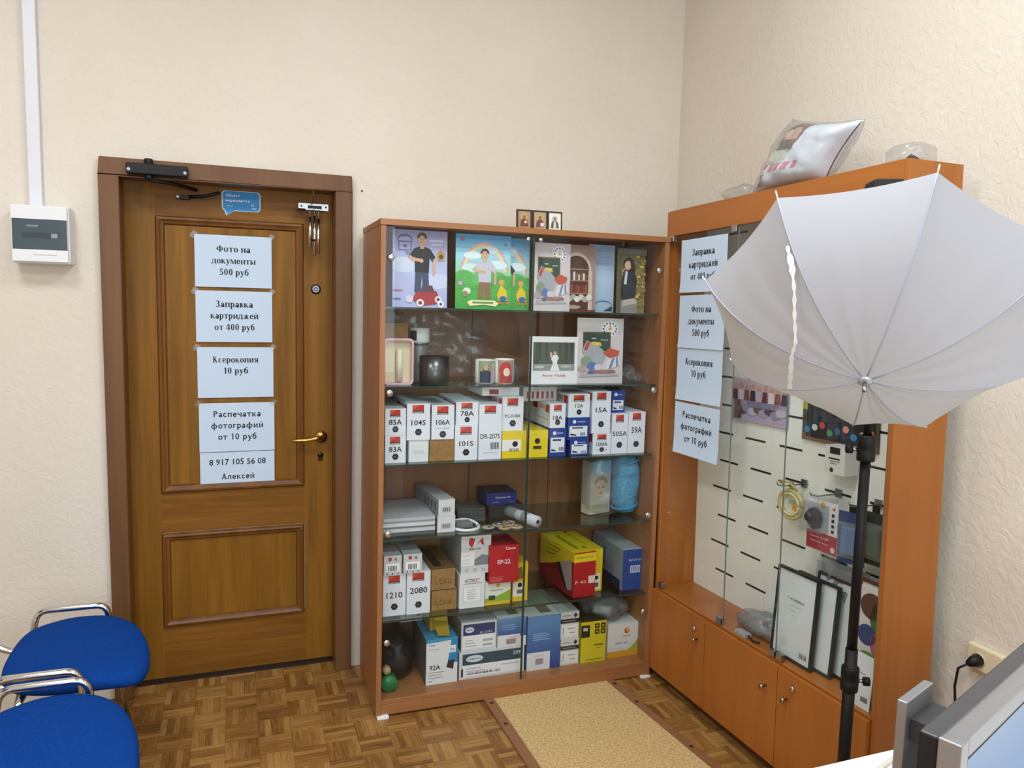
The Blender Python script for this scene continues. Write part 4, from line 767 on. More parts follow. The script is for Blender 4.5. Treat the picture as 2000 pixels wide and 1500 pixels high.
def sam(big):
    def fn(b, w, h, d_):
        cb = '#23386c' if big else '#23485c'
        b.rect(-w*.47, w*.47, h*.06, h*.95, '#cdd2dc', -.0003); b.rect(-w*.45, w*.45, h*.08, h*.93, '#eceef2', -.0005)
        b.rect(-w*.45, w*.45, h*.55 if big else h*.52, h*.93, cb, -.0007); b.disc(-w*.27, h*.74, w*.13, '#d4dcec', -.0009, h*.10 if big else h*.13); b.text('SAMSUNG', -w*.27, h*.74, .006, cb, -.0011, w*.19)
        if big: b.text('ML-1210D3', w*.2, h*.62, .010, '#aab8d8', -.0009, w*.36)
        else: b.text('209', w*.38, h*.78, .016, '#cfdce4', -.0009, w*.12)
        for k in range(3): b.rect(-w*.4, -w*(.05+.06*k), h*(.17+.1*k), h*(.19+.1*k), '#868d9c', -.0009)
        if big:
            for k in range(10): b.rect(w*.12+k*w*.028, w*.12+k*w*.028+w*.014, h*.30, h*.38, '#3d4250', -.0009); b.rect(w*.12+k*w*.028, w*.12+k*w*.028+w*.014, h*.14, h*.22, '#3d4250', -.0009)
        else: b.rect(-w*.47, -w*.44, h*.1, h*.4, '#22303a', -.001); b.text('SCX-4824 4828 ML-2855', -w*.12, h*.20, .010, '#2c3640', -.0009, w*.5); b.rect(w*.15, w*.42, h*.38, h*.4, '#868d9c', -.0009)
    return fn
C6('long flat white box with dark teal band at the bottom of the cabinet', .352, .636, z, z+.115, .075, .28, '#d4d9e0', sam(False), top='#c4c9d0')
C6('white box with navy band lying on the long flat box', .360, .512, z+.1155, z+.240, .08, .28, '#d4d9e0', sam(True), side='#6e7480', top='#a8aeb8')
def bw(b, w, h, d_):
    n = 10
    for k in range(n): q = k/n; cc = '#%02x%02x%02x' % (int(40+70*q), int(84+70*q), int(160+45*q)); b.rect(-w/2, w/2, h*(.34+.66*k/n), h*(.34+.66*(k+1)/n), cc, -.0004)
    b.rect(-w/2, w*.28, .004, h*.42, '#e4e4ea', -.0006); b.rect(-w*.2, w*.14, h*.10, h*.28, '#9a8c98', -.0008); b.rect(-w*.1, w*.2, h*.32, h*.34, '#b0788c', -.0008)
    for k in range(3): b.rect(-w*.36, w*(.1+.1*(k % 2)), h*(.74-.07*k), h*(.755-.07*k), '#b8cdea', -.0007)
def lidpic(b, w, h, d_): b.add([(-w*.05, .03, h+.0005), (w*.3, .03, h+.0005), (w*.3, .10, h+.0005), (-w*.05, .12, h+.0005)], [(0, 1, 2, 3)], '#7c7466')
C6('blue faded box with white label right of the navy band box', .516, .642, z+.1155, z+.243, .075, .28, '#dfe3ea', lambda b, w, h, d_: [bw(b, w, h, d_), lidpic(b, w, h, d_)], top='#cfd3d8')
def tallb(b, w, h, d_):
    n = 12
    for k in range(n): q = k/n; cc = '#%02x%02x%02x' % (int(36+60*q), int(72+76*q), int(150+52*q)); b.rect(-w/2, w/2, h*k/n, h*(k+1)/n, cc, -.0004)
    b.rect(-w/2, w*.2, .0, h*.33, '#e2e2ec', -.0006); b.text('TONER KIT', -w*.14, h*.26, .006, '#c07c9c', -.0008, w*.3); b.rect(-w*.24, 0, h*.10, h*.21, '#9a90a4', -.0008)
    for k in range(4): b.rect(-w*.34, w*(.1+.08*(k % 2)), h*(.66-.035*k), h*(.672-.035*k), '#9fc0e8', -.0007)
    lidpic(b, w, h, d_)
C6('tall bright blue box with white label in the bottom middle', .646, .796, z, z+.238, .068, .28, '#3465ae', tallb, top='#cdd1d4')
def sm(b, w, h, d_):
    b.rect(-w/2, w/2, h*.58, h*.74, '#26282c', -.0004); b.text('HI-BLACK', -.002, h*.66, .005, '#c8c8c8', -.0006, w*.7); b.poly([(w*.3, h*.76), (w*.42, h*.86), (w*.3, h*.96), (w*.18, h*.86)], '#3c3e44', -.0005); b.rect(-w*.4, 0, h*.84, h*.88, '#9a9ea4', -.0005)
    b.rect(-w*.46, w*.44, h*.08, h*.52, '#eeeeee', -.0004); b.rect(-w*.36, -w*.33, h*.14, h*.44, '#55585e', -.0006); b.rect(0, w*.3, h*.2, h*.23, '#8d9096', -.0006); b.rect(-w*.1, w*.3, h*.36, h*.39, '#8d9096', -.0006)
C6('lower small white box with black band beside the tall blue box', .803, .889, z, z+.116, .075, .28, '#d8d9da', sm)
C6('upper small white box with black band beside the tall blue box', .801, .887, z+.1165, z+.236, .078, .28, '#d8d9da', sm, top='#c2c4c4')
def yb(b, w, h, d_):
    b.rect(-w*.5, -w*.16, h*.62, h*.92, '#26261c', -.0004); b.rect(-w*.42, -w*.24, h*.78, h*.86, '#c8c8b8', -.0006)
    for i in range(2):
        for j in range(2): b.rect(w*(.04+.24*i), w*(.22+.24*i), h*(.68+.14*j), h*(.80+.14*j), '#26261c', -.0004); b.disc(w*(.13+.24*i), h*(.74+.14*j), .005, '#d8c828', -.0006, n=8)
    b.rect(w*.02, w*.4, h*.40, h*.43, '#57541c', -.0004); b.rect(w*.1, w*.3, h*.33, h*.345, '#8a8424', -.0004); b.rect(-w*.3, w*.45, .01, .014, '#8a8424', -.0004)
C6('tall yellow box with black pictograms at the bottom of the cabinet', .896, 1.016, z, z+.184, .07, .29, '#d6c828', yb, side='#b8aa20', top='#3c3820')
def og(b, w, h, d_):
    b.rect(-w/2, w/2, 0, h*.18, '#d8a030', -.0004); b.poly([(w*.12, h*.18), (w*.5, h*.18), (w*.5, h*.55), (w*.3, h*.3)], '#9cb84c', -.0004); b.poly([(-w/2, h*.18), (w*.1, h*.18), (w*.3, h*.4), (-w/2, h*.3)], '#d4d8d4', -.00035)
    b.disc(w*.1, h*.78, .013, '#c8642c', -.0005); b.disc(w*.12, h*.80, .007, '#e8c060', -.0007); b.text('ORINK', w*.1, h*.62, .008, '#a86a54', -.0005, w*.24); b.rect(-w*.3, w*.2, h*.28, h*.50, '#dfe4ea', -.0005); b.text('Q2612A', -w*.06, h*.42, .008, '#5d6470', -.0007, w*.4)
C6('white box with orange sun logo and orange base at the bottom right', 1.030, 1.186, z, z+.152, .08, .27, '#e2e3e6', og)
b = MB(); blob(b, (0, 0, .045), (.115, .10, .05), 'bubble', .22, 22, 8, 4, -.0445); o = place(b.build('bubble_wrap'), MB_, (1.06, .19, z+.153)); tag(o, 'crumpled grey bubble wrap lying on the orange sun logo box', 'bubble wrap')

# ---- icons on top of the cabinet
GI = 'small framed icons on the cabinet'
for k, (xx, bgc, robe, lab) in enumerate(((-.94, '#a88a68', '#6b3a2c', 'small framed icon of a veiled figure, left one of the three on the cabinet'), (-.873, '#b09a80', '#7a4236', 'small framed icon of a bearded figure, middle one of the three on the cabinet'), (-.809, '#e8e6dc', '#5c5a52', 'small white framed icon, right one of the three on the cabinet'))):
    o = empty('icon_frame', (xx, -.41, CH-.0025+.0), (-.06, 0, -.02)); tag(o, lab, 'icon', GI)
    b = MB(); w, h = .031, .078
    b.box(-w, -w+.005, 0, .012, 0, h, '#2e221b'); b.box(w-.005, w, 0, .012, 0, h, '#2e221b'); b.box(-w+.005, w-.005, 0, .012, 0, .005, '#2e221b'); b.box(-w+.005, w-.005, 0, .012, h-.005, h, '#2e221b'); b.build('frame', o)
    b = MB(); b.box(-w+.005, w-.005, .003, .010, .005, h-.005, bgc); b.disc(0, .05, .013, '#c8a862' if k < 2 else '#d0ccbc', .0028); b.poly([(-.018, .012), (.018, .012), (.014, .035), (.006, .043), (-.006, .043), (-.014, .035)], robe, .0026); b.disc(0, .05, .0075, '#8a6248' if k < 2 else '#8d8a7c', .0024); b.arc = None
    if k == 0: b.disc(.006, .03, .006, '#d8c0a0', .0022)
    if k == 1: b.rect(.002, .016, .016, .03, '#d8d4d4', .0022)
    if k == 2: b.poly([(-.006, .012), (.006, .012), (.004, .04), (-.004, .04)], '#d8d6cc', .0022)
    b.build('icon_picture', o)

# ------------------------------------------------------------------ showcase on the right wall
RW, RD, RZ = 1.1843, .2069, 2.0097
rc = empty('wall_showcase', MR_.translation, MR_.to_euler()); tag(rc, 'tall orange laminate showcase with slat wall and glass front against the right wall', 'showcase')
MB().box(0, .017, 0, RD, .045, RZ-.001, 'lamo').build('side_panel', rc, bevel=.001); MB().box(RW-.017, RW, 0, RD, .03, RZ-.001, 'lamo').build('side_panel', rc, bevel=.001)
MB().box(.0175, RW-.0175, 0, .017, 1.907, RZ, 'lamox').build('fascia', rc, bevel=.001); MB().box(.0175, RW-.0175, .0175, RD, RZ-.03, RZ-.012, 'lamox').build('top_panel', rc)
MB().box(.0175, RW-.0175, -.002, RD-.002, .402, .4105, 'lamox').build('base_top', rc, bevel=.001)
b = MB(); b.hexa([(.0, .028, .001), (RW, .028, -.0215), (RW, RD, -.0215), (.0, RD, .001), (.0, .028, .044), (RW, .028, .044), (RW, RD, .044), (0, RD, .044)], wood('dark_plinth', [(.3, '#4f2c16'), (.95, '#67401f')], 'X', 1, .5)); b.build('plinth', rc)
MB().box(.0175, RW-.0175, RD-.01, RD-.001, .045, .40, 'lamo').build('base_back', rc)
for k, (a, c1) in enumerate(((.001, .381), (.384, .789), (.792, RW-.018))):
    dr = MB().box(a, c1, -.016, 0, .045, .4005, 'lamo').build('base_door', rc, bevel=.001)
    kx, kz = ((.339, .31), (.737, .308), (.842, .31))[k]
    b = MB(); b.lathe([(.004, -.016), (.004, -.030), (.009, -.034), (.008, -.042)], 'steel', (kx, 0, kz), 'Y', 16); b.build('knob', dr)
    if k != 1:
        lx, lz = ((.316, .345), None, (.865, .356))[k]; b = MB(); b.lathe([(.010, -.016), (.010, -.022), (.008, -.024)], 'chrome', (lx, 0, lz), 'Y', 16); b.rect(lx-.001, lx+.001, lz-.005, lz+.005, 'ink', -.0245); b.build('lock', dr)
sl = MB(); sl.box(.018, RW-.018, .184, .196, .411, 1.97, 'slat')
for k in range(13):
    zz = .522+.1158*k; off = .170 if k % 2 == 0 else .132
    for q in range(6):
        a = off+.1945*q-.0; c1 = min(a+.117, RW-.02)
        if a < RW-.05: sl.rect(a, c1, zz-.004, zz+.004, 'dark', .1835)
part(sl.build('slat_panel', rc), 'cream board with rows of short dark slots')
for k, (a, c1) in enumerate(((.019, .466), (.4675, .756), (.7575, RW-.019))):
    b = MB(); b.rect(a, c1, .414, 1.903, 'glass', .004); b.box(c1-.002, c1+.0005, .002, .006, .414, 1.903, P('#6a7a74', .15)); g = b.build('glass_door', rc)
    for zz in (.425, 1.895):
        for xx in ((a+.022, c1-.02) if k != 1 else (c1-.012,)):
            if k == 2 and xx > 1: continue
            h_ = MB(); h_.box(xx-.014, xx+.014, -.006, .014, zz-.012, zz+.012, 'steel'); h_.build('hinge', g, bevel=.002)

def rsign(zb, zt, lines, label, uc, rz=0, tl=0):
    w, h = .297, .21; b = MB(); n = 8
    curl = lambda x, zz: -.004-.012*max(0, (.35-zz/h))**2*3-(.006 if tl else .002)*(x/w)**2
    vs = [(-w/2+w*i/n, curl(-w/2+w*i/n, h*j/n), h*j/n) for j in range(n+1) for i in range(n+1)]
    fs = [(j*(n+1)+i, j*(n+1)+i+1, (j+1)*(n+1)+i+1, (j+1)*(n+1)+i) for j in range(n) for i in range(n)]
    b.add(vs, fs, 'paper', True); b.add([(x, y+.0005, zz) for x, y, zz in vs], [q[::-1] for q in fs], 'paper', True)
    for tx, zz, hh, wd in lines: b.text(tx, 0, zz*h, hh, 'ink', 0, wd*w, 'plain' if tl else 'serif', map=lambda x, y, q: (x, curl(x, q)-.0008+y, q))
    o = b.build('paper_sign'); o.location = MR_ @ Vector((uc, 0, zb)); o.rotation_euler = (MR_ @ Matrix.Rotation(rz, 4, 'Y')).to_euler()
    tag(o, label, 'paper sign', 'printed price signs')
rsign(1.671, 1.88, T2, 'white paper sign for cartridge refills, topmost on the showcase glass', .264, 0)
rsign(1.450, 1.66, T1, 'white paper sign for 500 rouble document photos on the showcase glass', .264, .0)
rsign(1.238, 1.446, T3, 'white paper sign for 10 rouble photocopies on the showcase glass', .261, -.0)
rsign(1.018, 1.23, T4, 'white paper sign for photo printing, lowest on the showcase glass', .257, .01, 1)

# ---- goods inside the showcase
crowd = [('r', 0, 1, .55, 1, '#c9b0b8'), ('r', 0, 1, 0, .35, '#b6a8c4')]+[('d', .06+.11*k, .78+.05*(k % 2), .04, .07, '#c79a84') for k in range(9)]+[('p', [(.01+.11*k, .5), (.11+.11*k, .5), (.1+.11*k, .74), (.02+.11*k, .74)], ['#6a3038', '#e0d8dc', '#8a5048', '#3c3038', '#c8b0c0'][k % 5]) for k in range(9)]
frontpic('group_photo', MR_, .244, .565, 1.168, 1.335, .176, '#a89cb8', crowd+[('d', .2+.1*k, .25+.06*(k % 2), .09, .09, ['#4a3a3c', '#9a90b0', '#c4bccc', '#7a5a54', '#a8a0bc'][k % 5]) for k in range(8)]+[('p', [(.05, .05), (.2, .05), (.16, .5), (.06, .5)], '#6d4a3c'), ('r', .3, .85, .44, .47, '#7f7aa4'), ('r', .35, .8, .36, .39, '#7f7aa4')], 'mauve group photo hung on the slat wall left of the umbrella tip', 'photo', 'photos on the slat wall', 0, .003)
frontpic('group_photo', MR_, .244, .565, 1.40, 1.57, .176, '#a4605c', crowd, 'reddish photo hidden behind the umbrella edge', 'photo', 'photos on the slat wall', 0, .003)
col2 = [('r', 0, 1, .0, .12, '#7a5a48'), ('r', 0, 1, .6, 1, '#7a8c3a'), ('p', [(0, .5), (.15, .5), (.12, 1), (0, 1)], '#a8a43c')]+[('p', [(.055+.10*k, .06), (.165+.10*k, .06), (.15+.10*k, .72), (.07+.10*k, .72)], ['#16161c', '#1c2028', '#20202a', '#16181e'][k % 4]) for k in range(9)]+[('d', .11+.10*k, .78, .03, .045, '#c89a80') for k in range(9)]+[('d', .08+.105*k, .18+.05*(k % 3), .04, .055, ['#3a80b0', '#c8d0d8', '#c04848', '#4a8a54', '#2c5a80', '#d88a78'][k % 6]) for k in range(9)]
frontpic('group_photo', MR_, .641, .975, 1.146, 1.36, .176, '#3c4438', col2, 'dark graduation group photo with bright balloons on the slat wall', 'photo', 'photos on the slat wall', 0, .003)
carton('hanging_box', 'small white accessory box with black window hung below the graduation photo', 'box', .812, .898, 1.062, 1.155, .12, .06, '#d8d8d2', lambda b, w, h, d_: [b.rect(-.022, .022, h*.72, h*.96, '#1d1d20', -.0004), b.rect(-.026, .022, h*.52, h*.58, '#2c2c2c', -.0004), b.rect(-.02, .022, h*.44, h*.47, '#6a6a6a', -.0004), b.rect(-.02, .01, h*.36, h*.39, '#6a6a6a', -.0004), b.disc(-.012, h*.14, .008, '#2c2c2c', -.0004)], cab=MR_)
for uu, zz, nm in ((.66, .985, 'long'), (.82, .985, 'mid'), (.985, .987, 'right')):
    b = MB(); b.box(-.014, .014, .0, .006, -.012, .016, 'steel'); b.tube([(0, .0, 0), (0, -.09, -.002), (0, -.115, .004), (0, -.122, .016)], .0025, 'steel', 8); o = place(b.build('slat_hook'), MR_, (uu, .178, zz)); tag(o, {'long': 'wire hook carrying the yellow cable pack', 'mid': 'wire hook carrying the webcam pack', 'right': 'wire hook carrying the dark blister packs'}[nm], 'hook', 'slat wall hooks')
o = empty('cable_pack'); place(o, MR_, (.658, .125, .87)); tag(o, 'yellow rimmed round cable pack hanging on the slat wall', 'cable')
b = MB(); b.tube([(.058*math.cos(a), 0, .045+.05*math.sin(a)) for a in [k*2*PI/28 for k in range(29)]], .007, '#c8ba7a', 8); b.tube([(.044*math.cos(a), -.004, .045+.038*math.sin(a)) for a in [k*2*PI/28 for k in range(29)]], .005, '#d8cc9a', 8); b.tube([(-.035, 0, .105), (-.055, -.01, .12), (.0, -.012, .125), (.03, 0, .10)], .004, '#b8a860', 8); b.build('cable_coil', o)
b = MB(); b.disc(0, .045, .042, '#dcdcc4', .004, .036); b.rect(-.015, .02, .045, .062, '#a8b890', .003); b.disc(.018, .035, .016, '#d8a030', .0028, .010); b.rect(-.03, .03, .012, .02, '#e4e2d0', .003); b.build('card', o); MB().box(-.01, .01, -.002, .002, .095, .128, 'bubble').build('hang_tab', o)
o = empty('webcam_pack'); place(o, MR_, (.836, .10, .80), .0); tag(o, 'red and white webcam blister pack hanging on the slat wall', 'blister pack')
b = MB(); b.box(-.068, .066, .0, .004, 0, .172, '#dcdde0'); b.rect(-.068, .066, 0, .062, '#a83844', -.0004); b.disc(.05, .016, .010, '#d8c8cc', -.0006); b.text('Look 312P', -.008, .045, .008, '#e8d0d4', -.0006, .08); b.rect(-.05, .03, .026, .030, '#d09aa2', -.0006); b.disc(.0, .155, .011, '#d8a834', -.0006); b.poly([(.04, .152), (.055, .158), (.05, .146)], '#c03848', -.0006)
for k in range(4): b.rect(.040, .052, .125-.018*k, .136-.018*k, '#2c2e34', -.0006)
b.build('card', o)
b = MB(); blob(b, (-.022, -.016, .112), (.032, .02, .032), 'black', .02, 5, 1, 3); b.lathe([(.014, -.045), (.016, -.03)], P('#3a3c44', .1), (-.022, 0, .115), 'Y', 16); b.tube([(-.05, -.012, .085), (-.02, -.02, .075), (.005, -.012, .085)], .004, 'black', 8); b.build('webcam', o)
b = MB(); b.box(-.064, .03, -.04, -.001, .066, .158, 'film'); b.box(-.06, .06, -.003, .002, .172, .186, 'film'); b.build('blister', o, bevel=.012)
for k, (uu, vv, cl_, c2, lab, rzz) in enumerate(((.975, .085, '#24406c', '#5a7ca8', 'blue blister pack half behind the light stand', .25), (1.03, .12, '#26362c', '#3c5a44', 'dark green blister pack behind the light stand', .1))):
    o = empty('blister_pack'); place(o, MR_, (uu, vv, .80+.01*k), rzz); tag(o, lab, 'blister pack', 'dark blister packs')
    MB().box(-.045, .045, 0, .004, 0, .165, cl_).build('card', o); b = MB(); b.box(-.03, .025, -.014, 0, .03, .12, P(c2, .3)); b.build('gadget', o, bevel=.006); MB().box(-.04, .04, -.022, -.001, .02, .135, 'film').build('blister', o, bevel=.01); MB().box(-.012, .012, .001, .005, .165, .19, 'black').build('hang_tab', o)
def doc(name, u0, u1, z0, h, v, lean, fcol, label, lines=True, rzz=0, cat='framed certificate'):
    o = empty(name); o.location = MR_ @ Vector(((u0+u1)/2, v, z0)); o.rotation_euler = (MR_ @ Matrix.Rotation(rzz, 4, 'Z') @ Matrix.Rotation(-lean, 4, 'X')).to_euler(); tag(o, label, cat)
    w = u1-u0; e = .008; b = MB(); b.box(-w/2, -w/2+e, 0, .014, 0, h, fcol); b.box(w/2-e, w/2, 0, .014, 0, h, fcol); b.box(-w/2+e, w/2-e, 0, .014, 0, e, fcol); b.box(-w/2+e, w/2-e, 0, .014, h-e, h, fcol); b.box(-w/2+e, w/2-e, .011, .013, e, h-e, '#222222'); b.build('frame', o)
    b = MB(); b.box(-w/2+e, w/2-e, .005, .0105, e, h-e, '#d9e2e4')
    if lines:
        b.text('Сертификат', 0, h*.68, .010, '#6d7a80', .0046, w*.42, 'serif')
        for k, q in enumerate((.3, .22, .12)): b.rect(-w*q/2, w*q/2, h*(.60-.05*k), h*(.604-.05*k), '#93a0a4', .0046)
        for k in range(4): b.rect(-w*.34, -w*.14, h*(.2-.025*k), h*(.203-.025*k), '#a6b0b4', .0046)
        b.rect(w*.18, w*.36, h*.07, h*.15, '#c4ccd0', .0046)
        for k in range(6): b.rect(w*.2+k*.006, w*.2+k*.006+.003, h*.08, h*.13, '#4d5458', .0044)
    b.build('certificate', o); return o
doc('framed_certificate', .695, .885, .414, .305, .03, .07, '#17181a', 'black framed certificate leaning at the front of the showcase')
doc('framed_certificate', .760, .945, .414, .300, .055, .08, '#2a2b2e', 'second black framed certificate behind the front one', False)
doc('framed_certificate', .820, .985, .414, .315, .085, .08, '#3a2c34', 'third dark frame wrapped in bubble film at the back of the stack', False)
b = MB(); n = 12
for yy, hh in ((.075, .35), (.10, .36)):
    vs = [(-.10+.2*i/n, yy+.02*noise.noise(Vector((i*.7, j*.7, yy*40)))-.0, hh*j/n) for j in range(n+1) for i in range(n+1)]
    b.add(vs, [(j*(n+1)+i, j*(n+1)+i+1, (j+1)*(n+1)+i+1, (j+1)*(n+1)+i) for j in range(n) for i in range(n)], 'bubble', True)
o = place(b.build('bubble_wrap'), MR_, (.905, .04, .4115)); tag(o, 'grey bubble wrap sheets around the certificate frames', 'bubble wrap')
b = MB(); blob(b, (0, 0, .035), (.12, .055, .04), 'bubble', .35, 16, 12, 4, -.0345); o = place(b.build('plastic_bag'), MR_, (.58, .09, .4115)); tag(o, 'crumpled grey clear plastic bag on the showcase floor', 'plastic bag')
b = MB(); b.box(-.03, .03, -.015, .015, 0, .012, '#a8adb0'); b.tube([(.03, 0, .006), (.07, -.01, .006), (.09, .0, .006)], .004, 'dark', 8); o = place(b.build('cable_adapter'), MR_, (.56, .022, .4115)); tag(o, 'small grey adapter lying in front of the plastic bag', 'adapter')
o = doc('framed_picture', 1.03, 1.16, .414, .365, .05, .06, '#5c2c1c', 'brown framed colourful picture at the right end of the showcase', False, 0, 'framed picture')
b = MB(); b.box(-.057, .057, .002, .0045, .02, .345, '#d9d0d0'); 
for s in (('d', -.01, .29, .045, .05, '#5c3a30'), ('d', .02, .26, .035, .06, '#3c6a34'), ('d', -.02, .20, .035, .04, '#2c4478'), ('d', .025, .18, .03, .05, '#b85a74'), ('d', -.01, .12, .04, .04, '#5c9a3c'), ('d', .035, .11, .02, .03, '#d8b090')): b.disc(s[1], s[2], s[3], s[5], .0018-.0001*len(b.f) if False else .0016, s[4]*.8)
b.build('print', o)
b = MB(); b.box(-.045, .045, 0, .003, 0, .16, '#dfe4ea'); b.rect(-.02, .02, .10, .104, '#c09aa4', -.0004); b.rect(.01, .035, .02, .035, '#6a7078', -.0004); o = b.build('leaflet'); o.location = MR_ @ Vector((1.10, .012, .4115)); o.rotation_euler = (MR_ @ Matrix.Rotation(-.10, 4, 'X')).to_euler(); tag(o, 'white leaflet leaning in front of the brown framed picture', 'leaflet')

# ---- on top of the showcase
o = empty('photo_pillow'); o.location = MR_ @ Vector((.60, .105, RZ)); o.rotation_euler = (MR_).to_euler(); tag(o, 'white printed pillow in a clear plastic bag on top of the showcase', 'pillow')
PB = [Vector((-.175, .012)), Vector((.175, .018)), Vector((.30, .175)), Vector((-.01, .245))]   # bottom left, bottom right, top right, top left
def pil(i, j, s, n, k=1.0, ex=0.0, sd=0):
    a, c1 = i/n, j/n; A_, C_ = 2*a-1, 2*c1-1
    pin = 1-.10*(1-A_*A_)*C_*C_-.0; q = PB[0]*(1-a)*(1-c1)+PB[1]*a*(1-c1)+PB[2]*a*c1+PB[3]*(1-a)*c1; ce = (PB[0]+PB[1]+PB[2]+PB[3])/4
    q = ce+(q-ce)*k*(1-.09*((1-A_*A_)*C_*C_+(1-C_*C_)*A_*A_))
    th = (.062+ex)*max(0, (1-A_**4)*(1-C_**4))**.6+.003
    wr = .010*noise.fractal(Vector((q.x*22, q.y*22, s*3+sd)), 1, 2, 3)*(1-A_**6)*(1-C_**6)
    return (q.x, s*(th+wr)+.045*(q.y-.1)*4*.5, max(q.y, .003))
n = 26; pf = [(j*(n+1)+i, j*(n+1)+i+1, (j+1)*(n+1)+i+1, (j+1)*(n+1)+i) for j in range(n) for i in range(n)]
b = MB()
for s in (-1, 1):
    vs = [pil(i, j, s, n) for j in range(n+1) for i in range(n+1)]
    b.add(vs, pf if s < 0 else [q[::-1] for q in pf], P('#e3e8f0', .6), True)
    if s < 0:
        for q in pf:
            j, i = divmod(q[0], n+1); A_, C_ = i/n, j/n; cc = None
            if A_ < .46 and C_ > .56:
                cc = '#c9a896' if (A_-.30)**2+(C_-.80)**2*1.3 < .014 else ('#7d685e' if A_ > .16 else '#b8aca6')
            elif A_ < .40 and C_ > .38: cc = '#d6d2c8' if (i+j) % 3 else '#c2d0b4'
            elif A_ < .16 and C_ > .04: cc = '#c46a78' if (i+j) % 4 < 2 else '#d8c8c8'
            elif .22 < A_ < .62 and .24 < C_ < .36 and i % 3 != 2: cc = '#d48a9a'
            if cc: b.add([tuple(Vector(vs[k])+Vector((0, -.0012, 0))) for k in q], [(0, 1, 2, 3)], cc, True)
b.build('pillow_cover', o)
b = MB()
for s in (-1, 1):
    vs = [pil(i, j, s, n, 1.07, .010, 5) for j in range(n+1) for i in range(n+1)]; b.add(vs, pf if s < 0 else [q[::-1] for q in pf], 'film', True)
blob(b, (-.24, -.02, .03), (.075, .05, .032), 'film', .35, 20, 31, 3, -.0295); b.build('plastic_bag', o)
b = MB(); blob(b, (0, 0, .03), (.055, .06, .03), 'film', .2, 20, 20, 4, -.0295, .7); b.tube([(-.03, 0, .008), (.0, 0, .03), (.03, 0, .008)], .006, 'dark', 8); o = place(b.build('plastic_packet'), MR_, (1.10, .10, RZ)); tag(o, 'clear plastic packet with something dark on the right end of the showcase top', 'packet')

# ------------------------------------------------------------------ floor hatch cover
hc = empty('hatch_cover', (-.8, -.5, 0)); tag(hc, 'tan particle board cover with brown edge strips on the parquet floor', 'floor cover')
def flat(pts, z0, z1, m): b = MB(); b.hexa([(x+.8, y+.5, z0) for x, y in pts]+[(x+.8, y+.5, z1) for x, y in pts], m); return b
flat([(-1.012, -2.75), (-.30, -2.75), (-.5335, -.462), (-1.046, -.457)], 0.0005, .007, 'board').build('board', hc)
def lerp2(a, b_, t): return (a[0]+(b_[0]-a[0])*t, a[1]+(b_[1]-a[1])*t)
for (A0, A1, B0, B1) in (((-1.086, -.462), (-1.045, -.457), (-1.05, -2.75), (-1.011, -2.75)), ((-.534, -.466), (-.503, -.466), (-.301, -2.75), (-.262, -2.75))):
    sp_ = flat([B0, B1, A1, A0], .0005, .011, 'strip').build('edge_strip', hc)
    for t in (.02, .09, .24, .40, .6, .8):
        c0 = lerp2(lerp2(A0, A1, .5), lerp2(B0, B1, .5), t); b = MB(); b.lathe([(.008, .0105), (.008, .012)], '#3a241a', (c0[0]+.8, c0[1]+.5, 0), n=12); b.build('screw', sp_)

